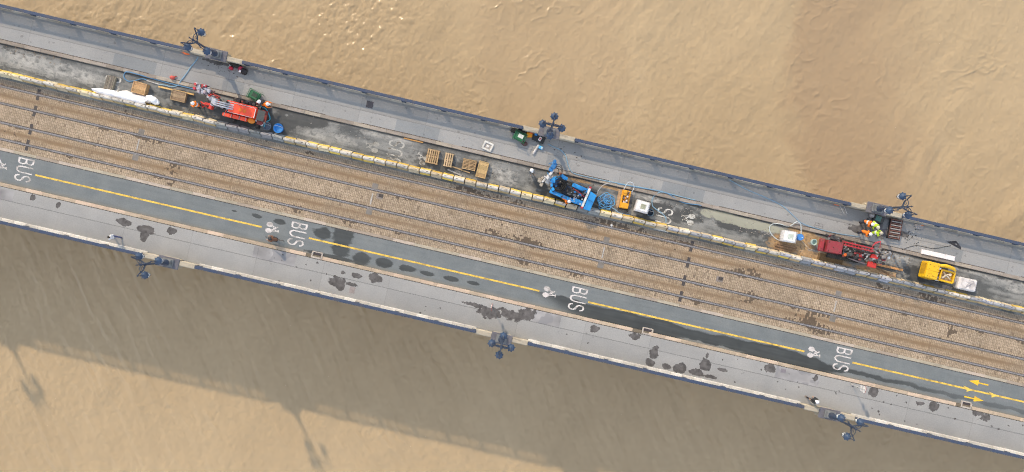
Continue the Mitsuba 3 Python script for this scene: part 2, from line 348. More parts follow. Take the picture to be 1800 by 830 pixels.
# ------------------------------------------------------------------ the river
def axis(lo, hi, step, far):
    a = list(np.arange(lo, hi + 1e-6, step))
    s = step; l, r = a[0], a[-1]; L, R = [], []
    while r < far:
        s *= 1.5; r += s; l -= s; R.append(r); L.append(l)
    return np.array(L[::-1] + a + R)
def river():
    xs = axis(-64, 64, 0.11, 3500)
    ys = axis(-41, 41, 0.11, 3500)
    ys = ys[(np.abs(ys - 0.2) > 7) | (np.abs(ys * 2 - np.round(ys * 2)) < 0.055)]
    gx, gy = np.meshgrid(xs, ys)
    X, Y = 0.9742 * gx + 0.2256 * gy, -0.2256 * gx + 0.9742 * gy
    def nz(u, v, k, o=1): return meshkit.fbm(np.stack([u, v, np.full_like(u, k * 7.31)], -1), o, k) - 0.5
    wx, wy = nz(X * 0.10, Y * 0.10, 1, 2), nz(X * 0.10, Y * 0.10, 2, 2)
    fx, fy = nz(X * 0.5, Y * 0.5, 11, 2), nz(X * 0.5, Y * 0.5, 12, 2)
    # crests run from lower left to upper right; upstream side livelier than the side in the lee
    a = math.radians(-38)
    s, t = X * math.cos(a) + Y * math.sin(a), -X * math.sin(a) + Y * math.cos(a)
    s2, t2 = s + 5 * wx, t + 5 * wy
    north = 1 / (1 + np.exp(-(gy - 2) / 2.0))
    chop = sum(k * np.exp(-(((X - a) / rx) ** 2 + ((Y - b) / ry) ** 2)) for a, b, rx, ry, k in ((-16.5, 23.6, 5, 4, 1.5), (-43, 23.6, 6, 3, 1.0), (-29, 21.5, 7, 5, 1.1), (-20, 17, 14, 9, .4)))
    patch = np.clip(nz(X * 0.07, Y * 0.09, 21, 2) * 3 + 0.55, 0.1, 1.3)
    swell = nz(s2 / 2.4, t2 / 13, 3, 2) * 0.46 * patch * (0.3 + 0.7 * north)
    mid = (nz(s2 / 0.85 + .4 * fx, t2 / 3.6 + .4 * fy, 4, 2) * 0.75 + 0.5 * (0.25 - np.abs(nz(s2 / 1.15 + .6 * fx, t2 / 5.0 + .6 * fy, 14, 2)))) * 0.135 * (0.45 + 0.75 * patch * north)
    rip = nz(X / 0.32 + fx, Y / 0.46 + fy, 5, 2) * 0.13 + (0.25 - np.abs(nz(X / 0.7 + 1.5 * fx, Y / 0.9 + 1.5 * fy, 15, 1))) * 0.06
    lee = nz((X + 0.42 * Y) / 0.50 + .8 * fx + 5 * wx, (Y - 0.42 * X) / 4.0 + .8 * fy, 6, 2) * 0.20 * (1 - north) * (0.35 + 0.8 * np.clip(patch, 0, 1.2)) * (1 + 0.6 * np.exp(-((X + 38) / 14) ** 2))
    # eddies behind the piers: folded, swirling lines
    def eddy(cx, cy, rx, ry): return np.clip(1.5 - np.sqrt(((X - cx) / rx) ** 2 + ((Y - cy) / ry) ** 2) + 1.2 * wx, 0, 1)
    e = np.maximum(np.maximum(eddy(37, 18, 9, 19), eddy(3.5, 19, 8, 15)), np.maximum(eddy(-27, 21, 6, 9), 0.8 * eddy(53, 22, 7, 14)))
    q = nz(X / 1.9 + 4 * fx + 6 * wx, Y / 1.9 + 4 * fy + 6 * wy, 8, 2)
    fold = np.exp(-np.abs(q) / 0.05) * np.clip(nz(X / 3.5, Y / 3.5, 9, 2) * 4 + 0.2, 0, 1)
    h = swell * (1 - 0.55 * e) + mid * (1.25 - 0.5 * e) * (1 + chop) + rip * (1 - 0.35 * e) * (1 + 0.9 * chop) + lee + 0.11 * fold * e * north
    fade = np.clip(1.5 - np.maximum(np.abs(gx) / 70, np.abs(gy) / 48), 0, 1) 
    z = -12 + h * np.clip(fade * 2, 0, 1)
    v = np.stack([gx, gy, z], -1).reshape(-1, 3)
    n, m = len(xs), len(ys)
    i, j = np.meshgrid(np.arange(m - 1), np.arange(n - 1), indexing='ij')
    b = (i * n + j).ravel()
    return trimesh.Trimesh(v, np.vstack([np.stack([b, b + 1, b + n + 1], 1), np.stack([b, b + n + 1, b + n], 1)]), process=False)
scene['river'] = mikit.ply(river(), 'water', smooth=True)
tag('river', 'muddy brown river flowing under the bridge', None, None, 'structure')

# ------------------------------------------------------------------ the bridge
X0, X1 = -92.0, 92.0
LAMP_X = [-59.9, -28.95, 2.06, 32.9, 63.8]
NV, SV = 9.84, -9.22        # railing lines
def bridge():
    b = thing('stone_bridge', 'long arched stone bridge carrying road, tram tracks and pavements over the river', 'bridge')
    outline = sg.box(X0, -14, X1, -0.02)
    for i in range(-4, 4):
        c = 2.06 + 31.0 * (i + 0.5)
        ang = np.linspace(0, np.pi, 40)
        outline = outline.difference(sg.Polygon(list(zip(c + 13.3 * np.cos(ang), -11.0 + 9.2 * np.sin(ang))) + [(c - 13.3, -15), (c + 13.3, -15)]))
    m = prism(outline, SV + 0.25, NV - 0.1)              # extruded along y
    m.apply_transform(np.array([[1, 0, 0, 0], [0, 0, 1, 0], [0, 1, 0, 0], [0, 0, 0, 1.0]])); m.fix_normals()
    part(b, 'arches', m, (0.36, 0.31, 0.24), 0.6, mat='stone', smooth=20)
    for v, s in ((NV, 1), (SV, -1)):
        part(b, 'cornice', box(((X0 + X1) / 2, v + s * 0.02, -0.16), (X1 - X0, 0.52, 0.50), ch=0.06), (0.44, 0.39, 0.31), 0.5, mat='stone', smooth=0)
    return b
bridge()

def setting(name, mesh, label, mat, color=None, **kw):
    k = numbered(name); put(k, mesh, color, mat=mat, **kw); tag(k, label, None, None, 'structure'); return k
works_lane = setting('works_lane', sheet(X0, X1, 3.48, 6.66, 0.0), 'grey stained bus lane taken over by the roadworks', 'works_asphalt', smooth=0)
bus_lane = setting('bus_lane', sheet(X0, X1, -5.80, -2.93, 0.0), 'blue grey asphalt bus lane with damp patches', 'bus_asphalt', smooth=0)
def track_bed():
    edges = [-2.66] + [v for c in (-1.92, -0.42, 1.30, 2.83) for v in (c - 0.135, c + 0.135)] + [3.48]
    return cat([sheet(X0, X1, a, b, 0.004) for a, b in zip(edges[0::2], edges[1::2])])
track = setting('tram_track_paving', track_bed(), 'tan stone setts paving around the tram rails', 'setts', smooth=0)
pave_n = setting('pavement', box(((X0 + X1) / 2, (7.0 + 9.62) / 2, PZ - 0.1), (X1 - X0, 9.62 - 7.0, 0.2)), 'grey pavement on the works side of the bridge, by the shaded railing', 'pavement_mat', smooth=0)
pave_s = setting('pavement', box(((X0 + X1) / 2, (-6.11 - 9.03) / 2, PZ - 0.1), (X1 - X0, 9.03 - 6.11, 0.2)), 'pale grey stained pavement beside the open bus lane', 'pavement_mat', smooth=0)

# rails: grooved rail, head and guard lip, set in dark fill
def rail_mesh():
    return cat([box((0, 0.012, 0.008), (X1 - X0, 0.062, 0.012)), box((0, -0.066, 0.006), (X1 - X0, 0.030, 0.010))])
for i, c in enumerate((2.83, 1.30, -0.42, -1.92)):
    s = 1 if i in (0, 2) else -1
    lab = ['steel tram rail nearest the barrier row', 'second steel tram rail from the barrier row', 'third steel tram rail from the barrier row', 'steel tram rail nearest the open bus lane'][i]
    k = thing('tram_rail', lab, 'rail', 'tram rails')
    part(k, 'fill', sheet(X0, X1, c - 0.135, c + 0.135, -0.002), (0.085, 0.075, 0.07), 0.3, rough=6, smooth=0)
    m = rail_mesh(); m.vertices[:, 1] *= s; m.vertices[:, 1] += c; m.fix_normals()
    part(k, 'rail_head', m, (0.29, 0.285, 0.30), 0.3, rough=4, smooth=0)

# kerbs, made of long stones
def kerb(name, y0, y1, z1, col, label, length, gap=0.012, xs=(-56, 56), skip=(), z0=-0.05):
    k = numbered(name); tag(k, label, None, None, 'structure')
    base = box(((X0 + X1) / 2, (y0 + y1) / 2, (z0 + z1 - 0.03) / 2), (X1 - X0, y1 - y0 - 0.02, z1 - 0.03 - z0))
    put(k, base, tuple(0.35 * v for v in col), 0.5, mat='stone', smooth=0)
    x = xs[0]
    meshes = {}
    while x < xs[1]:
        if not any(a < x + length / 2 < b for a, b in skip):
            v = random.randrange(4)
            if v not in meshes:
                t = 1 + 0.16 * (v - 1.5) / 1.5
                meshes[v] = shape(box((0, 0, 0), (length - gap, y1 - y0, 0.12), ch=0.012), tuple(q * t for q in col), 0.45, mat='stone', smooth=0)
            part(k, 'kerb_stone', meshes[v], at=T().translate([x + length / 2, (y0 + y1) / 2 + random.uniform(-.006, .006), z1 - 0.06 + random.uniform(0, .006)]))
        x += length
    return k
GRAN = (0.50, 0.405, 0.315)
kerb('kerb', 6.68, 7.0, PZ + 0.004, (0.33, 0.295, 0.255), 'worn kerb between the works lane and the pavement', 1.55)
kerb('kerb', -6.11, -5.80, PZ + 0.004, GRAN, 'pinkish granite kerb between the bus lane and the pavement', 1.55, skip=[(-48.7, -47.1), (-17.2, -15.4), (14.3, 16.0), (44.9, 46.6)])
kerb('track_edging', -2.93, -2.66, 0.018, (0.40, 0.355, 0.29), 'pale flush stone edging between tram track and bus lane', 2.1, z0=-0.08)
for x, lab in ((-47.9, 'leftmost'), (-16.25, 'left centre'), (15.15, 'right centre'), (45.75, 'rightmost')):
    k = thing('road_gully', f'square gully in the kerb of the bus lane, {lab} of the four', 'drain', 'gullies along the bus lane')
    part(k, 'stone_frame', cat([box((x, -5.52, 0.012), (1.0, 0.10, 0.05), ch=.01), box((x - 0.45, -5.85, 0.06), (0.13, 0.56, 0.14), ch=.01), box((x + 0.45, -5.85, 0.06), (0.13, 0.56, 0.14), ch=.01), box((x, -6.03, 0.09), (0.76, 0.16, 0.14), ch=.01)]), (0.44, 0.40, 0.36), 0.3, mat='stone', smooth=0)
    part(k, 'grate', cat([box((x, -5.76, -0.01), (0.76, 0.36, 0.04))] + [box((x - 0.3 + 0.1 * i, -5.76, 0.016), (0.04, 0.34, 0.012)) for i in range(7)]), (0.055, 0.05, 0.055), 0.2, smooth=0)

# dark seams along the lanes
one('lane_joint', 'dark tar joint between the bus lane and the pale track edging', 'joint', box((0, -2.955, 0.003), (X1 - X0, 0.06, 0.006)), (0.055, 0.052, 0.052), dirt=0.1, smooth=0)
one('lane_joint', 'dark joint behind the pinkish kerb along the open pavement', 'joint', box((0, -6.135, PZ + 0.003), (X1 - X0, 0.05, 0.006)), (0.06, 0.05, 0.045), dirt=0.5, smooth=0)
one('lane_joint', 'broken dark joint behind the kerb on the works side', 'joint', cat([box((a + l / 2, 7.02, PZ + 0.004), (l, 0.06, 0.006)) for a, l in ((-60, 9), (-49, 14), (-33, 9), (-22.6, 4.2), (-15, 7.5), (-5.5, 14), (10.5, 7), (19, 11.5), (32, 9), (42, 4.4), (48, 10))]), (0.075, 0.06, 0.05), dirt=0.5, smooth=0)

# expansion plates, cover plates and boxes in the track
def plate(name, xy, sx, sy, col, label, category, z=0.012, group=None):
    return one(name, label, category, to(box((0, 0, z / 2), (sx, sy, z), ch=0.004), xy), col, dirt=0.3, smooth=0, group=group)
ORD4 = ('uppermost', 'second', 'third', 'lowest')
RV = (2.83, 1.30, -0.42, -1.92)
for x0, side in ((-44.5, 'left'), (17.38, 'right')):
    for i, v in enumerate(RV):
        xx = x0 + 0.02 * i
        for s in (-1, 1):
            plate('rail_drain', (xx, v + s * 0.30), 0.30, 0.40, (0.055, 0.05, 0.052), f'dark drain slot {"above" if s > 0 else "below"} the {ORD4[i]} tram rail, {side} line of slots', 'drain', group=f'rail drain slots, {side} line')
for i, x in enumerate((-34.65, -12.6, 9.43, 31.65)):
    w = ['leftmost', 'second from the left', 'second from the right', 'rightmost'][i]
    for v, a in ((1.62, 'north'), (-0.78, 'south')):
        plate('cover_plate', (x + 0.1, v), 0.55, 0.55, (0.20, 0.185, 0.175), f'square grey cover plate at the {a} track, {w} crossing strip', 'cover plate')
    plate('crossing_strip', (x + 0.06, 0.42), 0.10, 1.05, (0.42, 0.43, 0.43), f'thin pale strip across the setts between the two tracks, {w}', 'strip')
for xy, w in (((-11.84, 0.83), 'dark square cover box between the tracks below the pallets'), ((20.62, 0.44), 'dark square cover box between the tracks near the right line of slots')):
    k = thing('cover_box', w, 'cover box')
    part(k, 'frame', to(box((0, 0, 0.006), (0.62, 0.5, 0.012), ch=0.003), xy), (0.22, 0.2, 0.19), 0.3, smooth=0)
    part(k, 'lid', to(box((0.08, 0.06, 0.012), (0.42, 0.32, 0.014), ch=0.003), xy), (0.05, 0.04, 0.045), 0.3, smooth=0)
plate('manhole_cover', (-14.63, 8.85), 0.62, 0.62, (0.085, 0.075, 0.085), 'dark square manhole cover in the shade of the railing', 'manhole cover', z=0.02)
scene['manhole_cover']['to_world'] = T().translate([0, 0, PZ])
one('pavement_hatch', 'outlined small hatch in the pavement near the dark red rig', 'hatch', to(cat([box((0, s * .22, .005), (.75, .04, .01)) for s in (-1, 0, 1)] + [box((s * .36, 0, .005), (.04, .44, .01)) for s in (-1, 0, 1)]), (28.45, 7.36), 0, PZ), (0.2, 0.19, 0.19), smooth=0)
one('pavement_hatch', 'small grey hatch in the open pavement between two round stains', 'hatch', to(box((0, 0, .006), (.5, .34, .012), ch=.004), (28.29, -6.52), 0, PZ), (0.21, 0.2, 0.22), smooth=0)
one('pavement_hatch', 'pale square hatch at the foot of the pointed stain', 'hatch', to(box((0, 0, .006), (.5, .62, .012), ch=.004), (-12.36, -8.19), 0, PZ), (0.30, 0.28, 0.27), smooth=0)

# road markings, thin paint
def lane_part(parent, name, mesh, col, dirt=0.25, label=None):
    return part(parent, name, mesh, col, dirt, rough=4, smooth=0, label=label)
def bus_word(xy, rz, L, Wd):
    m = meshkit.text_mesh('BUS', 1.0, 0.003)
    lo, hi = m.bounds
    m.apply_translation(-(lo + hi) / 2); m.apply_scale([Wd / (hi - lo)[0], L / (hi - lo)[1], 1])
    return to(m, xy, rz, 0.0045)
def bike(xy, rz, s=1.0):
    ms = []
    for q in (-0.34, 0.34):
        a = np.linspace(0, 2 * np.pi, 20)[:-1]
        ms.append(prism([(q + 0.27 * math.cos(t), -0.30 + 0.36 * math.sin(t)) for t in a], 0, 0.003))
    for (a, b, w) in (((-.34, -.2), (-.1, .45), .10), ((-.1, .45), (.34, -.2), .10), ((-.1, .45), (-.25, .62), .12), ((.34, -.2), (.2, .72), .10), ((.05, .72), (.38, .78), .10), ((-.1, .1), (.22, .5), .09)):
        p = sg.LineString([a, b]).buffer(w / 2, cap_style=2)
        ms.append(prism(p, 0, 0.003))
    m = cat(ms); m.apply_scale([s, s, 1]); return to(m, xy, rz, 0.0045)
WPAINT = (0.60, 0.59, 0.57)
for xy in ((-44.19, -4.21), (-18.45, -4.32), (8.18, -4.33), (33.51, -4.26)):
    lane_part(bus_lane, 'bus_lettering', bus_word(xy, -90, 1.55, 2.15), WPAINT, 0.42)
for xy in ((-46.47, -4.25), (-20.88, -4.29), (5.42, -4.32), (30.72, -4.25)):
    lane_part(bus_lane, 'bicycle_symbol', bike(xy, -90, 0.85), WPAINT, 0.4)
for a, b in (((-43.12, -4.43), (-21.82, -4.41)), ((-17.36, -4.42), (4.51, -4.39)), ((9.17, -4.38), (29.86, -4.33)), ((34.46, -4.33), (52.68, -4.31))):
    y = -4.37
    lane_part(bus_lane, 'yellow_line', box(((a[0] + b[0]) / 2, (a[1] + b[1]) / 2, 0.005), (b[0] - a[0], 0.155, 0.004), rz=math.degrees(math.atan2(b[1] - a[1], b[0] - a[0]))), (0.75, 0.52, 0.09), 0.45)
def arrow(xy, rz, L=1.9):
    h = L / 2
    return to(prism([(-h, -.06), (h - .95, -.06), (h - .95, -.26), (h, 0), (h - .95, .26), (h - .95, .06), (-h, .06)], 0, 0.003), xy, rz, 0.0045)
lane_part(bus_lane, 'arrow', arrow((46.45, -3.53), 180), (0.84, 0.52, 0.03), 0.2)
lane_part(bus_lane, 'arrow', arrow((46.37, -5.07), 0), (0.84, 0.52, 0.03), 0.2)
for xy in ((45.54, -4.33), (47.95, -4.33)):
    lane_part(bus_lane, 'line_chevron', to(prism([(-.45, .22), (.0, .16), (.5, 0), (.0, -.26), (-.05, 0)], 0, 0.003), xy, 0, 0.0085), (0.78, 0.55, 0.10), 0.2)
lane_part(works_lane, 'bus_lettering', bus_word((-11.42, 5.09), 90, 1.5, 2.15), (0.40, 0.40, 0.385), 0.95)
lane_part(works_lane, 'bus_lettering', bus_word((14.25, 4.67), 90, 1.5, 2.15), (0.58, 0.57, 0.55), 0.6)
lane_part(works_lane, 'bus_lettering', bus_word((-38.15, 5.05), 90, 1.5, 2.1), (0.50, 0.50, 0.48), 0.6)
lane_part(works_lane, 'bicycle_symbol', bike((-13.53, 5.14), 90, 0.85), (0.30, 0.30, 0.29), 0.95)
lane_part(works_lane, 'bicycle_symbol', bike((-8.82, 5.05), 60, 0.8), (0.40, 0.395, 0.38), 0.9)
lane_part(works_lane, 'bicycle_symbol', bike((16.51, 5.24), 90, 0.9), (0.52, 0.51, 0.49), 0.7)

# ------------------------------------------------------------------ parapets: plinth, iron railings, stone parapets, pedestals, lamps
PANEL = 3.74
def panel_mesh():
    ms = [box((0, 0, 0.50), (PANEL - 0.36, 0.045, 0.06))]
    n = 6; w = (PANEL - 0.36) / n
    for i in range(n):
        c = -(PANEL - 0.36) / 2 + w * (i + 0.5)
        for s in (-1, 1):
            ms.append(tube([(c - s * w / 2, 0, 0.52), (c + s * w / 2, 0, 1.22)], 0.028, 5))
        a = np.linspace(0, 2 * np.pi, 15)
        ms.append(tube([(c + 0.2 * math.cos(t), 0, 0.87 + 0.2 * math.sin(t)) for t in a], 0.022, 5, caps=False))
        if i: ms.append(box((c - w / 2, 0, 0.87), (0.05, 0.05, 0.74)))
    return cat(ms)
panel = shape(panel_mesh(), IRON, 0.25, rough=3, smooth=40)
post = shape(cat([box((0, 0, 0.82), (0.42, 0.19, 0.92), ch=0.02), box((0, 0, 0.44), (0.40, 0.22, 0.12), ch=0.02)]), IRON, 0.3, rough=3, smooth=0)
def plinth_stone(v, col):
    return shape(box((0, 0, 0.2), (1.10, 0.45 if v < 0 else 0.42, 0.36), ch=0.02), col, 0.35, mat='stone', smooth=0)
def side(v, name, s):
    for i in range(-1, len(LAMP_X)):
        a = LAMP_X[i] if i >= 0 else LAMP_X[0] - 31.0
        b = LAMP_X[i + 1] if i + 1 < len(LAMP_X) else LAMP_X[-1] + 31.0
        if b < -64 or a > 62: continue
        x0, x1 = a + 2.45, b - 2.45
        where = {-1: 'beyond the left edge', 0: 'at the left end', 1: 'left of the middle lamp', 2: 'right of the middle lamp', 3: 'at the right end'}.get(i, 'beyond the right edge')
        k = thing('railing', f'dark blue iron railing {name}, {where}', 'railing', 'bridge railings')
        part(k, 'handrail', cat([box(((x0 + x1) / 2, v, 1.315), (x1 - x0, 0.29, 0.10), ch=0.025), box(((x0 + x1) / 2, v, 1.245), (x1 - x0, 0.12, 0.05))]), (0.040, 0.066, 0.125), 0.35, rough=3, smooth=0)
        n = 7; w = (x1 - x0) / n
        for j in range(n):
            part(k, 'panel', panel, at=T().translate([x0 + w * (j + 0.5), v, 0]) @ T().scale([w / PANEL, 1, 1]))
        for j in range(n + 1):
            part(k, 'post', post, at=T().translate([x0 + w * j + (0.16 if j == 0 else -0.16 if j == n else 0), v, 0]))
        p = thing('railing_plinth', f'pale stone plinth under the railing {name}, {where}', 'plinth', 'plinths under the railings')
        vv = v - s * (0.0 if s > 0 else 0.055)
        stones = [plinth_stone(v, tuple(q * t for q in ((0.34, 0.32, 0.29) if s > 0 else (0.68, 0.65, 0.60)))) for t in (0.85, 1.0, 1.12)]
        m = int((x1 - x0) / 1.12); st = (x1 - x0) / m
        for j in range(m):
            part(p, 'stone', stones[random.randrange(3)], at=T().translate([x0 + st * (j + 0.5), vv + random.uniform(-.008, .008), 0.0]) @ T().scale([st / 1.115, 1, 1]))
side(NV, 'on the works side', 1)
side(SV, 'on the open pavement side', -1)

def lantern(parent, c, i):
    """hexagonal lantern hanging with its cap's top at c"""
    x, y, z = c
    cap = lathe([(0.0, 0.0), (0.05, -0.01), (0.09, -0.06), (0.20, -0.13), (0.285, -0.26), (0.315, -0.37), (0.30, -0.40), (0.0, -0.40)], 18, c)
    knobs = [ball((x + 0.315 * math.cos(t), y + 0.315 * math.sin(t), z - 0.33), 0.062, 1, (1, 1, 1.0)) for t in np.arange(8) * math.pi / 4 + 0.3]
    kk = part(parent, 'lantern', cat([cap, ball((x, y, z + 0.03), 0.055, 1)] + knobs), (0.038, 0.075, 0.14), 0.2, rough=3, smooth=40)
    glass = lathe([(0.0, -0.402), (0.275, -0.402), (0.285, -0.46), (0.17, -1.02), (0.0, -1.06)], 8, c)
    part(kk, 'glass', glass, mat='lantern_glass', smooth=20)
    part(kk, 'frame', cat([tube([(x + 0.29 * math.cos(t), y + 0.29 * math.sin(t), z - 0.42), (x + 0.175 * math.cos(t), y + 0.175 * math.sin(t), z - 1.04)], 0.014, 4) for t in np.arange(8) * math.pi / 4] + [lathe([(0, -1.06), (0.18, -1.05), (0.12, -1.12), (0.03, -1.2), (0, -1.2)], 10, c)]), IRON, 0.3, rough=3)
def lamp(x, v, s, arms, R, label):
    """s = +1: the outer side is +y"""
    k = thing('street_lamp', label, 'street lamp', 'cast iron lamps on the parapets')
    part(k, 'plinth', cat([box((x, v, 1.36), (1.0, 0.72, 0.20), ch=0.03), box((x, v, 1.60), (0.72, 0.60, 0.30), ch=0.04)]), (0.17, 0.185, 0.20), 0.35, rough=4, smooth=0)
    part(k, 'post', lathe([(0.0, 1.74), (0.30, 1.75), (0.30, 1.85), (0.20, 1.98), (0.17, 2.3), (0.21, 2.36), (0.21, 2.46), (0.13, 2.56), (0.115, 3.6), (0.15, 3.66), (0.15, 3.74), (0.10, 3.82), (0.085, 5.7), (0.13, 5.76), (0.14, 5.92), (0.08, 6.0), (0.075, 6.55), (0.12, 6.62), (0.12, 6.72), (0.05, 6.8), (0.035, 7.3), (0.07, 7.38), (0.03, 7.5), (0.0, 7.75)], 14, (x, v, 0)), IRON, 0.25, rough=3, smooth=40)
    n = len(arms)
    for i, a in enumerate(arms):
        ca, sa = math.cos(math.radians(a)), math.sin(math.radians(a))
        P = lambda r, z: (x + r * ca, v + r * sa, z)
        arm = cat([tube([P(.05, 5.9), P(.25, 5.86), P(.52, 6.05), P(.74, 6.5), P(R - .03, 6.85), P(R + .02, 6.80), P(R, 6.62)], [.07, .068, .062, .056, .052, .045, .035], 7, smooth=4),
                   tube([P(.05, 6.65), P(.3, 6.72), P(.55, 6.52), P(.66, 6.25)], .036, 6, smooth=4),
                   tube([P(.30 + .12 * math.cos(t), 6.25 + .14 * math.sin(t)) for t in np.linspace(0, 5.2, 10)], .022, 5),
                   cyl(P(R, 6.66), P(R, 5.82), .028, 7), ball(P(R, 6.2), .065, 1, (1, 1, .8)), ball(P(R, 6.0), .09, 1, (1, 1, .6)), ball(P(R - .02, 6.86), .06, 1)])
        part(k, 'arm', arm, IRON, 0.25, rough=3, smooth=40)
        lantern(k, P(R, 5.80), i)
    return k
STONE_W = (0.47, 0.42, 0.34)
def pedestal(x, v, s, label, which):
    y = v + s * 0.14
    k = thing('lamp_pedestal', label, 'pedestal', 'pedestals under the lamps')
    part(k, 'cap_slab', box((x, y, 1.20), (1.92, 0.98, 0.14), ch=0.025), (0.145, 0.15, 0.165), 0.4, mat='stone', smooth=0)
    part(k, 'block', box((x, y, 0.60), (1.76, 0.82, 1.06), ch=0.03), (0.38, 0.34, 0.28), 0.5, mat='stone', smooth=0)
    part(k, 'corbel', hull([(x - .86, y - s * .3, 0.05), (x + .86, y - s * .3, 0.05), (x - .86, y + s * .40, 0.05), (x + .86, y + s * .40, 0.05), (x - .6, y - s * .2, -1.3), (x + .6, y - s * .2, -1.3), (x - .6, y + s * .05, -1.3), (x + .6, y + s * .05, -1.3)]), (0.38, 0.34, 0.28), 0.5, mat='stone', smooth=0)
    for q in (-1, 1):
        p = thing('stone_parapet', f'short stone parapet {"left" if q < 0 else "right"} of {which}', 'parapet', 'stone parapets beside the lamps')
        part(p, 'wall', box((x + q * 1.70, v + s * 0.01, 0.56), (1.50, 0.36, 0.98), ch=0.015), STONE_W, 0.6, mat='stone', smooth=0)
        part(p, 'coping', box((x + q * 1.70, v + s * 0.01, 1.13), (1.50, 0.44, 0.15), ch=0.05), (0.43, 0.385, 0.31), 0.6, mat='stone', smooth=0)
    return y
for v, s, sidename in ((NV, 1, 'works side'), (SV, -1, 'open pavement side')):
    for i, x in enumerate(LAMP_X):
        if i == 4 or (i == 0 and s > 0): continue
        four = i % 2 == 0
        w = ['beyond the left edge', 'leftmost', 'middle', 'rightmost', ''][i]
        y = pedestal(x, v, s, f'dark capped stone pedestal of the {w} lamp on the {sidename}', f'the {w} lamp on the {sidename}')
        o = 90 * s
        arms = [o, o + 90, o + 180, o + 270] if four else [o, o + 120, o + 240]
        lamp(x, y, s, arms, 0.84 if four else 0.97, f'{"four" if four else "three"} lantern iron street lamp, {w} one on the {sidename} parapet')

# ------------------------------------------------------------------ barriers
def barrier_profile():
    return [(-.31, 0), (-.31, .10), (-.17, .32), (-.10, .80), (.10, .80), (.17, .32), (.31, .10), (.31, 0)]
def extrude_x(poly, L):
    m = prism(poly, -L / 2, L / 2)
    m.apply_transform(np.array([[0, 0, 1, 0], [1, 0, 0, 0], [0, 1, 0, 0], [0, 0, 0, 1.0]])); m.fix_normals(); return m
def barrier_parts(col, cn, cs, seed):
    r = random.Random(seed)
    top = extrude_x([(-.165, .315), (-.105, .76), (-.07, .80), (.07, .80), (.105, .76), (.165, .315)], 0.955)
    north = extrude_x([(.0, .0), (.31, 0), (.31, .10), (.165, .315), (.0, .315)], 0.97)
    south = extrude_x([(-.31, .10), (-.31, 0), (.0, .0), (.0, .315), (-.165, .315)], 0.97)
    return [('body', shape(top, col, r.uniform(.05, .4), smooth=0)), ('foot_band', shape(north, cn, r.uniform(.05, .35), smooth=0)), ('foot_band', shape(south, cs, r.uniform(.05, .35), smooth=0)),
            ('lifting_slot', shape(box((r.choice((-.2, .2)), 0, .80), (.20, .05, .014)), (.08, .075, .07), .2, smooth=0))]
TAN = (0.50, 0.38, 0.20); BLU = (0.36, 0.38, 0.42)
styles = {}
def style(kind, v):
    if (kind, v) not in styles:
        c, a, b = {'yellow': (WHT, YEL, YEL), 'cream': (WHT, CREAM, TAN), 'halfyellow': (WHT, YEL, TAN), 'pale': (CREAM, YEL, CREAM), 'grey': (GRY, GRY, GRY), 'greyblue': (BLU, CREAM, TAN), 'greyyellow': (BLU, CREAM, YEL), 'bluegrey': (BLU, (0.45, .46, .47), BLU)}[kind]
        styles[kind, v] = barrier_parts(*(tuple(q * (0.86 + 0.14 * v) for q in t) for t in (c, a, b)), v)
    return styles[kind, v]
def landmark(x):
    for lim, t in ((-38, 'before the white sheeting'), (-31, 'against the white sheeting'), (-24.5, 'beside the orange red drilling rig'), (-21, 'just right of the blue bucket'), (-9, 'left of the pallets'), (-1.5, 'below the pallets'), (3.5, 'left of the blue drilling rig'), (9, 'beside the blue drilling rig'), (14, 'below the orange pump'), (24, 'left of the white water tank'), (30, 'below the muddy ground'), (36, 'beside the dark red drilling rig'), (43, 'below the yellow mixer pump')):
        if x < lim: return t
    return 'at the right end of the row'
pitch = 1.066
count = {}
ORD = 'first second third fourth fifth sixth seventh eighth ninth tenth eleventh twelfth thirteenth fourteenth fifteenth sixteenth'.split()
for i in range(-51, 52):
    x = i * pitch + 0.3
    if x < -51.5 or x > 47.5 + 2: continue
    if -27.5 < x < -21.5: kind = 'grey' if random.random() < .85 else 'cream'
    elif 6.0 < x < 8.0: kind = 'grey'
    elif x > 15 and x < 27: kind = random.choice(['greyyellow', 'greyyellow', 'pale', 'greyblue', 'halfyellow', 'cream'])
    elif 27 <= x < 36: kind = random.choice(['bluegrey', 'bluegrey', 'greyblue'])
    elif x >= 36: kind = random.choice(['greyblue', 'halfyellow', 'greyblue'])
    else: kind = random.choice(['yellow', 'halfyellow', 'halfyellow', 'cream', 'cream', 'pale', 'pale'])
    look = {'yellow': 'white barrier block with yellow feet', 'cream': 'white barrier block with cream feet', 'halfyellow': 'white barrier block, one yellow foot', 'pale': 'cream barrier block with a yellow foot', 'grey': 'bare grey concrete barrier block', 'greyblue': 'bluish barrier block with tan feet', 'greyyellow': 'bluish barrier block with yellow foot', 'bluegrey': 'all bluish grey barrier block'}[kind]
    lm = landmark(x); count[lm] = count.get(lm, 0) + 1
    k = thing('barrier_block', f'{look}, {ORD[count[lm] - 1]} from left {lm}', 'barrier', 'barrier blocks along the tram track')
    M = T().translate([x, 3.985 + random.uniform(-.03, .03), 0.0]) @ T().rotate([0, 0, 1], random.gauss(0, 1.6))
    for nm, d in style(kind, random.randrange(3)):
        part(k, nm, d, at=M)

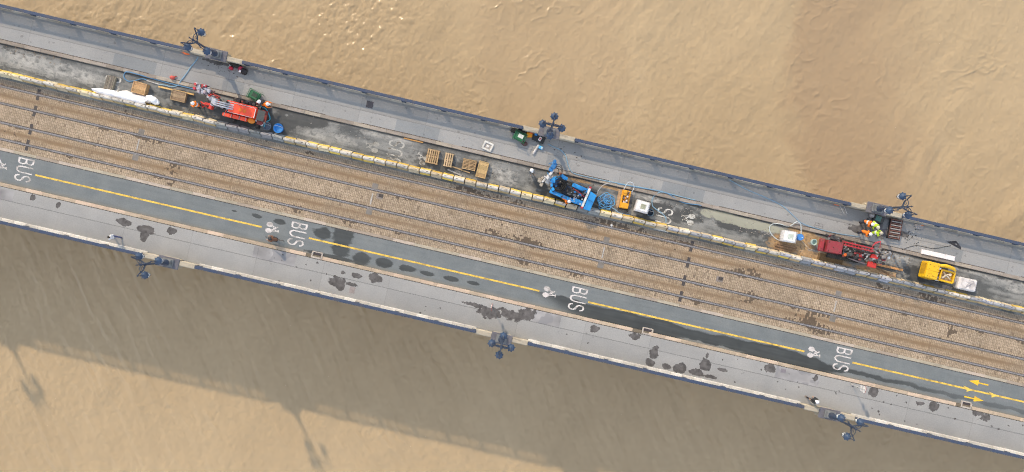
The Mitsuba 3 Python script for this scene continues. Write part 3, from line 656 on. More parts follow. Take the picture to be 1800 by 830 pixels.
# ------------------------------------------------------------------ people
def bone(a, b, ra, rb, n=10):
    s1 = m3.Manifold.sphere(ra, n).translate(tuple(map(float, a))); s2 = m3.Manifold.sphere(rb, n).translate(tuple(map(float, b)))
    return m3.Manifold.batch_hull([s1, s2])
def solid(parts, edge=0.05, it=4):
    m = parts[0]
    for q in parts[1:]: m = m + q
    m = m.refine_to_length(edge)
    g = m.to_mesh(); t = trimesh.Trimesh(g.vert_properties[:, :3], g.tri_verts, process=True)
    trimesh.smoothing.filter_taubin(t, iterations=it)
    return t
def person(label, xy, face, z0=0.0, bend=0.0, stride=0.15, jacket=(0.7, .2, .02), trousers=(0.03, .035, .06), hat=(0.8, .8, .8), reach=0.35, seated=False, group=None, band=None, lower=0.0):
    """face: heading in degrees; bend: torso pitch in degrees; local x = forward"""
    k = thing('person', label, 'person', group)
    hz = 0.93 - lower
    b = math.radians(bend); f = np.array([math.sin(b), 0, math.cos(b)])
    hip = np.array([-0.25 * math.sin(b), 0, hz]); up = hip + f * 0.30; sh = hip + f * 0.50; neck = hip + f * 0.60
    hb = b * 0.6; hd = neck + np.array([math.sin(hb), 0, math.cos(hb)]) * 0.17
    hips = [hip + np.array([0, s * 0.10, 0]) for s in (-1, 1)]
    if seated:
        knees = [np.array([0.38, s * 0.16, hz - 0.12]) for s in (-1, 1)]; feet = [np.array([0.30 + s * 0.1, s * 0.15, hz - 0.52]) for s in (-1, 1)]
    else:
        feet = [np.array([s * stride, s * 0.12, 0.09]) for s in (-1, 1)]
        knees = [(hips[i] + feet[i]) / 2 + np.array([0.05 + 0.5 * lower, 0, 0]) for i in (0, 1)]
    shs = [sh + np.array([0, s * 0.19, 0]) for s in (-1, 1)]
    hands = [sh + np.array([reach + 0.05 * s, s * 0.20, -0.42 + 0.3 * reach]) for s in (-1, 1)]
    elb = [(shs[i] + hands[i]) / 2 + np.array([-0.08, (-1, 1)[i] * 0.06, -0.04]) for i in (0, 1)]
    body = [bone(hip, up, .13, .135), bone(up, sh, .135, .12), bone(sh, neck, .09, .06), bone(neck, hd, .055, .06), m3.Manifold.sphere(.098, 14).scale((1.08, .86, 1.2)).translate(tuple(hd)),
            bone(hd + np.array([.09, 0, 0.0]), hd + np.array([.105, 0, -.03]), .016, .02, 8)] + [bone(hd + np.array([-.005, s * .085, -.02]), hd + np.array([-.01, s * .095, .02]), .018, .02, 8) for s in (-1, 1)]
    for i in (0, 1):
        s = (-1, 1)[i]
        body += [bone(hips[i], knees[i], .085, .06), bone(knees[i], feet[i], .055, .04), bone(feet[i] + [-.04, 0, -.03], feet[i] + [.15, 0, -.05], .045, .038), bone(sh, shs[i], .09, .06), bone(shs[i], elb[i], .05, .042), bone(elb[i], hands[i], .042, .03)]
        d = (hands[i] - elb[i]) / np.linalg.norm(hands[i] - elb[i])
        pe = hands[i] + d * 0.09
        body.append(bone(hands[i], pe, .034, .036, 8))
        side_ = np.array([0, 1.0, 0])
        for q, L in zip((-1.5, -.5, .5, 1.5), (.07, .085, .08, .06)):
            r0 = pe + side_ * q * 0.019
            body.append(bone(r0, r0 + d * L + np.array([0, 0, -.02]), .011, .009, 6))
        body.append(bone(hands[i] + d * .03 - side_ * s * .025, hands[i] + d * .08 - side_ * s * .065, .012, .010, 6))
    skin = (0.45, 0.28, 0.19)
    A = at(xy, face, z0)
    part(k, 'body', solid(body, .045, 3), skin, 0.1, at=A)
    jk = [bone(hip + f * 0.02, up, .155, .165), bone(up, sh, .165, .14), bone(sh, sh + f * .06, .12, .085)]
    for i in (0, 1):
        e2 = elb[i] + (hands[i] - elb[i]) * .88
        jk += [bone(sh, shs[i], .12, .085), bone(shs[i], elb[i], .078, .064), bone(elb[i], e2, .062, .05)]
    part(k, 'jacket', lump(solid(jk, .05, 3), .008, 9), jacket, 0.2, rough=7, at=A)
    if band is not None:
        part(k, 'reflective_band', solid([bone(up + [0, -.10, .0], up + [0, .10, 0], .098 + .02, .118), bone(up + [.02, 0, .0], up + [-.02, 0, 0], .168, .168)], .06, 1), band, 0.05, at=A)
    tr = [bone(hip + [0, -.05, 0], hip + [0, .05, 0], .14, .14)]
    for i in (0, 1):
        tr += [bone(hips[i], knees[i], .105, .08), bone(knees[i], feet[i] + [0, 0, .03], .078, .062)]
    part(k, 'trousers', lump(solid(tr, .05, 3), .006, 9), trousers, 0.2, rough=7, at=A)
    part(k, 'shoes', cat([hull([(feet[i] + np.array(o)).tolist() for o in ((-.10, -.05, -.09), (-.10, .05, -.09), (.20, -.045, -.09), (.20, .045, -.09), (-.08, -.045, .02), (-.08, .045, .02), (.05, -.045, .02), (.05, .045, .02), (.19, -.035, -.045), (.19, .035, -.045))]) for i in (0, 1)]), (.04, .035, .03), .2, at=A)
    eyes = cat([ball(hd + np.array([.095, s * .034, .012]), .013, 1) for s in (-1, 1)])
    part(k, 'eyes', eyes, (.03, .02, .02), 0, at=A)
    if hat[0] == 'hair':
        m = trimesh.creation.icosphere(subdivisions=2, radius=.118); m.apply_scale((1.05, .9, 1.12)); m.apply_translation(hd + np.array([-.018, 0, .03]))
        part(k, 'hair', lump(m, .01, 20), hat[1:], 0.1, rough=6, at=A)
    else:
        hx = np.array([math.sin(hb * .7), 0, math.cos(hb * .7)])
        dome = lathe([(.158, -.01), (.155, .02), (.138, .09), (.10, .135), (.05, .155), (0, .16)], 16)
        brim = cat([lathe([(.17, -.02), (.172, -.008), (.15, .0), (.12, -.02)], 16), hull([(.12, -.10, -.015), (.12, .10, -.015), (.24, -.06, -.025), (.24, .06, -.025), (.12, -.1, .0), (.12, .1, .0)]), box((0, 0, .155), (.2, .04, .02), ch=.008)])
        m = place(cat([dome, brim]), hd + hx * .03, 0, math.degrees(hb * .7))
        part(k, 'helmet', m, hat, 0.05, rough=2, at=A)
    return k
OR, GN = (0.85, 0.20, 0.015), (0.48, 0.72, 0.03)
SIL = (0.6, 0.62, 0.62)
wg = 'workers in helmets on the works side'
person('person in orange jacket and white helmet at the drill end of the orange red rig', (-29.71, 5.14), 175, bend=18, jacket=OR, band=SIL, group=wg)
person('person in dark jacket and white helmet beside the green box behind the orange red rig', (-24.00, 6.69), 200, bend=10, jacket=(.05, .055, .07), group=wg)
person('person in orange jacket and white helmet bending at the kerb behind the orange red rig', (-23.76, 6.58), 10, bend=55, jacket=OR, trousers=(.02, .022, .03), group=wg)
person('person in grey work clothes and white helmet standing alone left of the blue rig', (1.27, 6.21), -60, jacket=(.20, .20, .20), trousers=(.10, .10, .12), group=wg)
person('person in orange jacket and white helmet bending between blue rig and barriers', (4.80, 4.43), -22, bend=75, jacket=OR, trousers=(.05, .09, .05), group=wg)
person('person in orange jacket and white helmet bending by the wall beside the rusty rack', (32.31, 8.58), -20, z0=PZ, bend=50, jacket=OR, band=SIL, trousers=(.03, .035, .06), group=wg)
person('person in yellow green vest stooping next to the orange jacket by the rusty rack', (33.02, 8.58), -60, z0=PZ, bend=45, jacket=GN, band=SIL, trousers=(.05, .06, .09), hat=(.62, .58, .42), group=wg)
person('person in bright green vest near the kerb, back to the rusty rack', (33.25, 7.82), 5, z0=PZ, bend=48, jacket=GN, band=SIL, trousers=(.05, .10, .17), hat=(.5, .47, .36), group=wg)
person('person in orange jacket and white helmet bending above the dark red rig', (32.31, 7.66), -15, z0=PZ, bend=60, jacket=OR, trousers=(.04, .045, .07), group=wg)
person('person in white top with dark hair walking on the open pavement', (-34.41, -8.28), 166, z0=PZ, stride=.32, jacket=(.72, .72, .74), trousers=(.08, .10, .22), hat=('hair', .02, .015, .012), reach=.15)
person('person in black coat with a white cap walking by the parapet on the open pavement', (31.30, -8.43), 155, z0=PZ, stride=.30, jacket=(.025, .03, .035), trousers=(.02, .022, .03), hat=(.78, .8, .85), reach=.3)

def bicycle(xy, rz):
    k = thing('bicycle', 'dark bicycle ridden along the open bus lane', 'bicycle')
    A = at(xy, rz)
    for q in (-.53, .53):
        a = np.linspace(0, 2 * np.pi, 25)
        w = part(k, 'wheel', tube([(q + .33 * math.cos(t), 0, .345 + .33 * math.sin(t)) for t in a], .02, 6, caps=False), (.02, .02, .02), .2, at=A)
        part(w, 'spokes', cat([cyl((q, 0, .345), (q + .32 * math.cos(t), 0, .345 + .32 * math.sin(t)), .004, 4) for t in np.arange(12) * math.pi / 6] + [cyl((q, -.05, .345), (q, .05, .345), .025, 8)]), (.4, .4, .42), .1, at=A)
    part(k, 'frame', cat([cyl(a, b, .018, 7) for a, b in (((-.53, 0, .345), (-.05, 0, .3)), ((-.53, 0, .345), (-.16, 0, .85)), ((-.05, 0, .3), (-.18, 0, .93)), ((-.05, 0, .3), (.38, 0, .8)), ((-.15, 0, .82), (.36, 0, .9)), ((.53, 0, .345), (.36, 0, .95)))]), (.03, .03, .035), .2, at=A)
    part(k, 'saddle', hull([(-.32, -.07, .95), (-.32, .07, .95), (-.05, -.02, .96), (-.05, .02, .96), (-.3, 0, .99)]), (.02, .02, .02), .1, at=A)
    part(k, 'handlebar', tube([(.28, -.28, 1.02), (.36, -.2, 1.04), (.38, 0, 1.0), (.36, .2, 1.04), (.28, .28, 1.02)], .014, 6, smooth=3), (.1, .1, .1), .1, at=A)
bicycle((-20.30, -5.18), 180)
person('person in brown jacket riding a bicycle along the open bus lane', ((-20.30, -5.18)[0] + 0.2, (-20.30, -5.18)[1]), 180, z0=0.02, bend=35, jacket=(.16, .07, .045), trousers=(.03, .03, .035), hat=(.03, .03, .035), reach=.42, seated=True)

# ------------------------------------------------------------------ machines
def track_pair(k, A, L, half, w=.32, h=.42):
    for s in (-1, 1):
        prof = sg.LineString([(-L / 2 + h / 2, h / 2), (L / 2 - h / 2, h / 2)]).buffer(h / 2, quad_segs=5)
        m = prism(prof, -w / 2, w / 2); m.apply_transform(np.array([[1, 0, 0, 0], [0, 0, 1, s * half], [0, 1, 0, 0], [0, 0, 0, 1.0]])); m.fix_normals()
        t = part(k, 'crawler_track', m, (.03, .03, .03), .5, rough=6, at=A)
        part(t, 'grouser', cat([box((q, s * half, h + .012), (.05, w + .02, .03)) for q in np.arange(-L / 2 + .25, L / 2 - .2, .16)]), (.05, .048, .045), .5, at=A)
def rods(k, A, name, lines, r, col, dirt=.3):
    return part(k, name, cat([tube(l, r, 6, smooth=3) for l in lines]), col, dirt, at=A)

def clutter(k, A, name, n, x0, x1, y0, y1, z0, z1, cols, seed, size=(.06, .2)):
    r = random.Random(seed); by = {}
    for i in range(n):
        c = (r.uniform(x0, x1), r.uniform(y0, y1), r.uniform(z0, z1)); a, b, h = (r.uniform(*size) for _ in range(3))
        q = r.random()
        if q < .5: m = box(c, (a * 1.5, b, h), rz=r.uniform(-25, 25), ch=.01)
        elif q < .8: m = cyl((c[0], c[1], c[2] - h / 2), (c[0], c[1], c[2] + h / 2), a * .4, 9)
        else:
            t = r.uniform(0, 6.3); m = cyl((c[0] - a * math.cos(t), c[1] - a * math.sin(t), c[2]), (c[0] + a * math.cos(t), c[1] + a * math.sin(t), c[2] + .03), .03, 7)
        by.setdefault(r.choice(range(len(cols))), []).append(m)
    for j, ms in sorted(by.items()):
        q = part(k, name, cat(ms), cols[j], .45, at=A, smooth=30)
        labels[q] = {'kind': 'stuff'}
BLK, STL, LGT = (.018, .018, .02), (.16, .16, .17), (.45, .45, .47)
def rig_red():
    k = thing('drilling_rig', 'orange red crawler drilling rig working left of the blue bucket', 'drilling rig', 'crawler drilling rigs')
    A = at((-25.57, 5.57), -1.0) @ T().scale([1.0, 1.14, 1.0])
    R1, R2 = (0.88, .095, .04), (0.62, .05, .035)
    track_pair(k, A, 2.7, .62)
    part(k, 'chassis', box((0, 0, .58), (2.9, .9, .3), ch=.04), (.12, .11, .11), .5, at=A, smooth=0)
    part(k, 'hood', cat([hull([(-1.15, -.40, .75), (1.35, -.40, .75), (-1.15, .42, .75), (1.35, .42, .75), (-1.1, -.34, 1.55), (1.3, -.36, 1.62), (-1.1, .36, 1.55), (1.3, .38, 1.62)])]), R1, .18, rough=2, at=A, smooth=0)
    part(k, 'hood_emblem', cat([place(prism([(.17 * math.cos(t), .19 * math.sin(t)) for t in np.arange(6) * math.pi / 3], 0, .01), (q, -.01, 1.594 + .022 * (q + .0)), 0, -1.6) for q in (-.02, .36)]), (.72, .14, .02), .1, at=A, smooth=0)
    part(k, 'side_rail', box((-.05, .47, 1.30), (2.75, .10, .34), ch=.03), R1, .2, rough=2, at=A, smooth=0)
    part(k, 'hood_trim', cat([box((.0, .40, 1.62), (2.5, .03, .03), ry=-1), box((.0, -.385, 1.605), (2.3, .03, .03), ry=-1), box((1.33, 0, 1.63), (.06, .78, .05))]), (.6, .6, .6), .3, at=A, smooth=0)
    for q, l in ((-1.25, .85), (-.45, .62), (.25, .62)):
        part(k, 'side_locker', box((q, -.62, .95), (l, .30, .42), ch=.04), R1, .25, rough=2, at=A, smooth=0)
    part(k, 'locker_hinges', cat([box((q, -.62, 1.17), (.06, .28, .02)) for q in (-1.5, -.85, -.1, .5)]), (.35, .33, .33), .3, at=A, smooth=0)
    part(k, 'orange_float', ball((.95, -.60, .95), .28, 2, (1.3, .8, .6)), (.72, .22, .02), .2, at=A, label='orange bulging cap on the rear side of the rig')
    part(k, 'rear_screen', place(box((0, 0, 0), (.66, .84, .06), ch=.01), (1.82, -.05, 1.40), 0, 16), (.075, .08, .085), .3, at=A, smooth=0)
    part(k, 'rear_platform', cat([box((1.75, 0, .62), (.8, .95, .08)), box((1.75, -.62, .95), (.5, .28, .3), ch=.03)]), (.22, .03, .03), .4, at=A, smooth=0)
    clutter(k, A, 'fitting', 26, -2.3, -1.0, -.35, .55, 1.1, 1.5, [BLK, STL, LGT, R2], 21)
    clutter(k, A, 'valve_block', 14, -1.0, 1.5, .55, .95, .8, 1.15, [BLK, STL, (.30, .04, .03)], 22)
    clutter(k, A, 'rear_fitting', 14, 1.2, 2.1, -.75, -.2, .7, 1.0, [BLK, R2, LGT], 23)
    A = A @ T().translate([-.62, 0, 0])
    clutter(k, A, 'head_fitting', 22, -3.9, -2.3, .35, 1.2, 1.3, 1.65, [BLK, LGT, (.30, .32, .38), R2], 24)
    # slide and mast end
    part(k, 'slide_beam', cat([box((-1.0, s * .16 + .05, 1.52), (1.9, .10, .16), ch=.02) for s in (-1, 0, 1)]), (.42, .44, .50), .3, rough=3, at=A, smooth=0)
    part(k, 'slide_block', cat([box((-1.95, .08, 1.35), (.42, .62, .5), ch=.05), box((-2.25, .38, 1.2), (.4, .45, .4), ch=.05)]), (.45, .47, .53), .4, at=A, smooth=0)
    part(k, 'mast_bracket', cat([box((-2.2, -.25, 1.05), (.30, .55, .55), ch=.05), box((-2.05, .62, 1.0), (.7, .22, .4), ch=.04, rz=-12), box((-2.45, .55, 1.35), (.3, .2, .2), ch=.03)]), R2, .3, rough=3, at=A, smooth=0)
    part(k, 'mast', cat([box((-3.0, .62, 1.05), (1.5, .16, .22), rz=4, ch=.02), box((-3.0, .90, 1.05), (1.5, .12, .22), rz=4, ch=.02)]), (.20, .12, .13), .4, at=A, smooth=0)
    part(k, 'drill_head', cat([box((-3.05, .78, 1.32), (.46, .50, .44), ch=.06), box((-3.6, .92, 1.30), (.42, .42, .42), ch=.06), box((-2.65, .80, 1.38), (.34, .36, .36), ch=.05)]), (.38, .41, .48), .4, rough=3, at=A, smooth=0)
    part(k, 'head_motors', cat([cyl((-3.9, .9 + q, 1.1), (-3.9, .9 + q, 1.62), .12, 10) for q in (-.12, .2)] + [cyl((-3.25, 1.12, 1.2), (-3.25, 1.12, 1.66), .13, 10), cyl((-3.0, 1.16, 1.2), (-3.0, 1.16, 1.6), .1, 10)]), (.52, .06, .07), .3, at=A)
    part(k, 'head_coupling', cat([cyl((-3.5, .68, 1.2), (-2.4, .55, 1.25), .08, 10), box((-3.45, .62, 1.55), (.16, .16, .12), ch=.02), box((-2.9, .66, 1.6), (.18, .2, .1), ch=.02)]), (.45, .34, .38), .3, at=A)
    part(k, 'swing_arm', cat([tube([(-3.3, -.10, .9), (-2.9, -.22, 1.15), (-2.3, -.20, 1.1)], .055, 7), tube([(-3.3, -.10, .9), (-3.15, -.5, .6), (-2.75, -.25, .9)], .04, 6), tube([(-2.9, -.22, 1.15), (-2.6, -.45, .8), (-2.2, -.3, .8)], .035, 6), box((-2.6, -.12, 1.1), (.5, .12, .12), ch=.02)]), R2, .3, at=A)
    rods(k, A, 'hydraulic_hose', [[(-1.2, .3, 1.5), (-1.6, .55, 1.75), (-2.2, .5, 1.6), (-2.8, .75, 1.6)], [(-1.2, .2, 1.5), (-1.7, .6, 1.65), (-2.4, .72, 1.5), (-3.2, .9, 1.6)], [(-1.3, -.3, 1.3), (-1.8, -.2, 1.7), (-2.4, .1, 1.5), (-3.0, .6, 1.6)]], .028, (.02, .02, .02))
    part(k, 'engine_side', cat([box((-.3 + .35 * i, .72, .85 + .06 * (i % 2)), (.28, .26, .36), ch=.03) for i in range(6)] + [cyl((.9, .75, .7), (.9, .75, 1.25), .1, 10)]), (.045, .045, .05), .4, at=A, smooth=0)
    part(k, 'outrigger', cat([box((q, -.85, .25), (.26, .22, .3), ch=.03) for q in (-.25, 2.0)] + [box((q, -.85, .05), (.42, .42, .06), ch=.01) for q in (-.25, 2.0)]), (.035, .035, .04), .4, at=A, smooth=0)
rig_red()

def rig_blue():
    k = thing('drilling_rig', 'bright blue crawler drilling rig with black hose bundle and white bar', 'drilling rig', 'crawler drilling rigs')
    A = at((5.34, 5.15), -10.0) @ T().scale([1.04, 1.12, 1.0])
    B = (0.02, .29, .70)
    track_pair(k, A, 2.8, .60)
    part(k, 'chassis', box((0, 0, .55), (3.2, .8, .26), ch=.04), (.05, .07, .12), .4, at=A, smooth=0)
    part(k, 'side_beam', box((-.55, -.62, 1.05), (2.6, .30, .42), ch=.05), B, .2, rough=2, at=A, smooth=0)
    part(k, 'side_beam', box((.55, .55, 1.18), (1.6, .34, .46), ch=.05), B, .2, rough=2, at=A, smooth=0)
    part(k, 'side_box', box((.75, -.55, 1.15), (.95, .40, .5), ch=.05), B, .2, rough=2, at=A, smooth=0)
    part(k, 'rear_bar', box((1.28, -.02, 1.45), (.20, 1.72, .16), ch=.03), (.72, .70, .68), .35, at=A, smooth=0)
    part(k, 'rear_bar_caps', cat([box((1.28, s * .88, 1.48), (.22, .16, .16), ch=.03) for s in (-1, 1)]), (.42, .03, .05), .3, at=A, smooth=0)
    part(k, 'rear_panel', cat([hull([(1.45, -.92, .9), (2.1, -.86, .9), (1.45, .62, .9), (2.1, .55, .9), (1.45, -.92, 1.45), (2.05, -.84, 1.3), (1.45, .62, 1.45), (2.05, .52, 1.3)])]), B, .12, rough=2, at=A, smooth=0)
    part(k, 'rear_panel_seam', box((1.76, -.1, 1.41), (.5, .03, .02), ry=13), (.01, .10, .3), .2, at=A, smooth=0)
    part(k, 'tool_case', box((1.7, .82, .7), (.7, .26, .5), ch=.06), (.04, .05, .06), .3, at=A, smooth=0)
    ring = [(-1.35 + .72 * math.cos(t), .10 + .72 * math.sin(t), 1.5) for t in np.linspace(0, 2 * math.pi, 33)]
    part(k, 'slew_ring', lathe([(.2, .9), (.58, .9), (.58, 1.2), (.2, 1.2)], 24, (-1.35, .10, 0)), (.02, .10, .26), .4, rough=3, at=A)
    for t in (75, 108, 140, 172, 204, 238):
        a = math.radians(t)
        part(k, 'ring_bracket', box((-1.35 + .62 * math.cos(a), .10 + .62 * math.sin(a), 1.42 + .05 * (t % 4)), (.20 + .04 * (t % 3), .30, .26), rz=t, ch=.04), B, .35, rough=3, at=A, smooth=0)
    clutter(k, A, 'fitting', 44, -1.9, 1.1, -.42, .5, 1.2, 1.6, [BLK, STL, LGT, (.02, .2, .5), BLK], 31)
    clutter(k, A, 'mast_fitting', 18, -2.75, -2.2, -.1, 1.5, 1.5, 2.0, [LGT, STL, (.02, .22, .5)], 32)
    part(k, 'slew_cover', cat([box((-1.98, .28, 1.55), (.42, .5, .22), ch=.05, rz=15), box((-1.2, .82, 1.6), (.7, .26, .2), ch=.05, rz=-10)]), B, .2, rough=2, at=A, smooth=0)
    r = random.Random(3)
    loops = []
    for i in range(24):
        a = r.uniform(-1.6, 1.6); rr = r.uniform(.15, .66)
        loops.append([(-1.35 + rr * math.cos(a + t) + r.uniform(-.04, .04), .08 + rr * math.sin(a + t) * .9 + r.uniform(-.04, .04), 1.55 + .28 * math.sin(t * 1.4) + r.uniform(-.06, .1)) for t in np.linspace(-1.3, 1.3, 6)])
    rods(k, A, 'hose_bundle', loops, .034, (.012, .012, .013), .15)
    rods(k, A, 'loom', [[(-.9, -.1, 1.5), (-.3, -.2, 1.6), (.2, -.05, 1.4), (.9, .1, 1.3)], [(-.9, -.3, 1.5), (-.2, -.35, 1.5), (.5, -.3, 1.3)], [(-.8, .2, 1.6), (-.2, .1, 1.65), (.4, .2, 1.4)]], .03, (.015, .015, .017), .15)
    rods(k, A, 'red_hose', [[(-.1, .28, 1.5), (.4, .20, 1.55), (1.1, .0, 1.5)]], .03, (.55, .03, .06))
    part(k, 'engine', cat([box((.05, .05, 1.0), (.5, .6, .6), ch=.06), box((.55, -.05, 1.05), (.4, .5, .5), ch=.05), cyl((-.2, -.2, 1.0), (-.2, -.2, 1.5), .14, 12), cyl((.9, .18, .9), (.9, .18, 1.4), .12, 12)]), (.16, .155, .15), .5, at=A, smooth=30)
    part(k, 'engine_fittings', cat([ball((-.3 + .22 * i, -.1 + .15 * ((i * 7) % 3 - 1), 1.42), .07, 1) for i in range(8)]), (.6, .6, .6), .2, at=A)
    part(k, 'mast_foot', cat([box((-2.35, .05, 1.0), (.42, .40, .7), ch=.06), box((-2.3, .35, 1.6), (.5, .22, .3), ch=.05, rz=50)]), (.50, .50, .50), .4, at=A, smooth=0)
    part(k, 'mast', cat([box((-2.42, .55, 1.75), (.22, .9, .24), ch=.03, rz=-14), box((-2.62, .2, 1.3), (.16, .9, .2), ch=.03, rz=-20)]), (.62, .62, .62), .35, at=A, smooth=0)
    part(k, 'drill_head', cat([box((-2.42, 1.32, 1.9), (.44, .55, .5), ch=.07, rz=-8), cyl((-2.5, 1.62, 1.7), (-2.5, 1.62, 2.25), .16, 12), box((-2.52, .95, 1.8), (.36, .3, .4), ch=.05)]), (.022, .17, .45), .35, rough=3, at=A, smooth=30)
    part(k, 'drill_clamp', cat([box((-3.0, -.12, .55), (.40, .36, .5), ch=.06), box((-2.75, -.38, .5), (.3, .3, .4), ch=.05), cyl((-2.9, .15, .3), (-2.9, .15, 1.0), .1, 10)]), (.42, .38, .33), .5, at=A, smooth=30)
    rods(k, A, 'hydraulic_hose', [[(-2.3, 1.4, 2.1), (-1.9, 1.55, 2.2), (-1.55, 1.2, 2.0), (-1.5, .7, 1.7)], [(-2.3, 1.3, 2.1), (-1.8, 1.4, 2.1), (-1.6, 1.0, 1.9), (-1.6, .6, 1.7)], [(-2.3, 1.2, 2.0), (-1.95, 1.2, 2.1), (-1.7, .8, 1.9)]], .026, (.015, .015, .017), .15)
    clutter(k, A, 'side_fitting', 26, -2.0, 1.6, .72, .95, .5, 1.0, [BLK, STL, (.30, .20, .12), (.02, .2, .5)], 33, (.05, .18))
    clutter(k, A, 'beam_fitting', 18, -1.6, 1.2, -.78, -.48, 1.25, 1.42, [BLK, STL, (.02, .2, .5), LGT], 34, (.04, .14))
    part(k, 'kerb_pipe', box((-1.55, 1.05, .35), (.3, .2, .2), ch=.03), (.5, .14, .04), .3, at=A, smooth=0)
rig_blue()

def rig_dark():
    k = thing('drilling_rig', 'dark red crawler drilling rig with a long mast on muddy ground', 'drilling rig', 'crawler drilling rigs')
    A = at((31.25, 5.67), 2.0) @ T().scale([1.02, 1.2, 1.0])
    D, R = (0.27, .035, .05), (0.55, .03, .025)
    track_pair(k, A, 3.0, .62)
    part(k, 'chassis', box((0.1, 0, .55), (3.4, .8, .24), ch=.04), (.08, .03, .03), .5, at=A, smooth=0)
    part(k, 'hood', hull([(-2.1, -.44, .7), (-.68, -.44, .7), (-2.1, .52, .7), (-.68, .52, .7), (-2.06, -.40, 1.42), (-.72, -.40, 1.50), (-2.06, .48, 1.42), (-.72, .48, 1.50)]), D, .22, rough=3, at=A, smooth=0)
    part(k, 'hood_bolts', cat([cyl((q, v, 1.44), (q, v, 1.50), .035, 8) for q, v in ((-1.95, .35), (-.85, .38), (-.9, -.3), (-1.9, -.3), (-1.5, .0))]), (.04, .03, .03), .3, at=A)
    part(k, 'rear_bumper', cat([box((-2.45, .04, 1.0), (.42, .98, .5), ch=.08), box((-2.45, .04, 1.28), (.22, .6, .08), ch=.02)]), (.30, .03, .04), .4, at=A, smooth=0)
    part(k, 'exhaust', cat([cyl((-1.9, .72, 1.1), (-1.1, .72, 1.1), .14, 12), box((-1.4, .74, 1.25), (.9, .3, .12), ch=.03), cyl((-1.75, .85, 1.2), (-1.68, .95, 1.75), .05, 8)]), (.05, .05, .055), .4, at=A)
    part(k, 'mast', cat([box((.70, .52, 1.45), (2.7, .10, .16), rz=-2, ch=.015), box((.70, .30, 1.45), (2.7, .10, .16), rz=-2, ch=.015)] + [box((-.5 + .3 * i, .41, 1.42), (.06, .2, .1)) for i in range(9)]), (.44, .03, .04), .25, rough=3, at=A, smooth=0)
    part(k, 'mast_frame', cat([tube([(1.85, .35, 1.3), (2.75, .30, 1.2), (2.62, 1.15, 1.3), (2.0, .75, 1.3)], .035, 6), tube([(2.62, 1.15, 1.3), (2.2, 1.0, 1.3), (1.85, .35, 1.3)], .03, 6)]), (.62, .05, .07), .2, at=A)
    r = random.Random(5)
    part(k, 'engine', cat([box((-.35 + .28 * (i % 5), -.25 + .3 * (i // 5), 1.0 + r.uniform(-.1, .25)), (.26, .28, .5), ch=.04, rz=r.uniform(-15, 15)) for i in range(10)]), (.07, .07, .075), .5, at=A, smooth=0)
    part(k, 'engine_fittings', cat([cyl((-.45 + .22 * i, .22 - .12 * (i % 3), 1.1), (-.4 + .22 * i, .22 - .12 * (i % 3), 1.42), .08, 9) for i in range(5)]), (.5, .48, .45), .4, at=A)
    clutter(k, A, 'fitting', 60, -.65, 2.1, -.55, .30, 1.15, 1.55, [BLK, STL, LGT, (.30, .04, .05), BLK], 41)
    clutter(k, A, 'head_fitting', 30, 2.2, 3.6, -.6, .55, 1.1, 1.55, [BLK, STL, LGT, (.36, .05, .05)], 42)
    clutter(k, A, 'edge_fitting', 24, -2.3, .8, .55, .85, 1.0, 1.35, [BLK, STL, D], 43)
    part(k, 'orange_cap', cyl((-.35, -.38, 1.2), (-.35, -.38, 1.5), .12, 12), (.65, .13, .02), .2, at=A)
    part(k, 'control_box', box((.98, -.18, 1.25), (.48, .32, .4), ch=.05), R, .2, rough=2, at=A, smooth=0)
    part(k, 'control_console', cat([box((2.3, -.10, 1.3), (.66, .30, .3), ch=.04, rz=-3), box((2.28, -.74, 1.2), (.78, .42, .3), ch=.05, rz=-3)]), R, .15, rough=2, at=A, smooth=0)
    part(k, 'console_stays', cat([box((2.05, -.4, 1.05), (.08, .8, .08)), box((2.6, -.4, 1.05), (.08, .8, .08)), tube([(.3, -.55, .8), (1.2, -.68, .9), (2.0, -.72, .9)], .05, 6)]), (.35, .25, .25), .4, at=A)
    part(k, 'drill_head', cat([box((3.1, .10, 1.2), (.5, .42, .5), ch=.07), box((3.5, .26, 1.25), (.5, .24, .4), ch=.06), cyl((2.7, .5, 1.0), (2.7, .5, 1.5), .16, 12), box((2.95, -.42, .9), (.5, .2, .4), ch=.05)]), (.27, .25, .24), .5, at=A, smooth=30)
    part(k, 'head_cap', ball((3.62, .05, 1.3), .13, 2), (.72, .72, .72), .2, at=A)
    part(k, 'jaw', cat([box((2.95, -.08, 1.1), (.8, .10, .2), rz=8), box((3.3, -.15, 1.1), (.3, .26, .3), ch=.04)]), (.40, .07, .08), .4, at=A, smooth=0)
    part(k, 'mud_guard', hull([(2.0, .25, 1.0), (2.0, .02, 1.0), (2.5, .30, 1.0), (2.5, .05, 1.0), (2.2, .16, 1.35)]), (.20, .17, .11), .5, at=A, smooth=0)
    rods(k, A, 'hydraulic_hose', [[(-.5, .1, 1.4), (.1, .2, 1.7), (.8, .05, 1.5), (1.6, -.1, 1.5)], [(-.4, -.1, 1.4), (.3, .1, 1.6), (1.2, .1, 1.6), (2.4, .2, 1.4)], [(.2, -.3, 1.3), (.7, -.45, 1.5), (1.3, -.4, 1.4)], [(1.2, .0, 1.4), (1.7, .15, 1.6), (2.2, .1, 1.6), (3.0, .2, 1.5)]], .03, (.016, .016, .017), .15)
    part(k, 'wash_bucket', lathe([(.0, .3), (.22, .3), (.25, .75), (.22, .75), (.2, .35), (0, .35)], 14, (-3.0, .15, 0)), (.45, .58, .55), .3, at=A)
rig_dark()

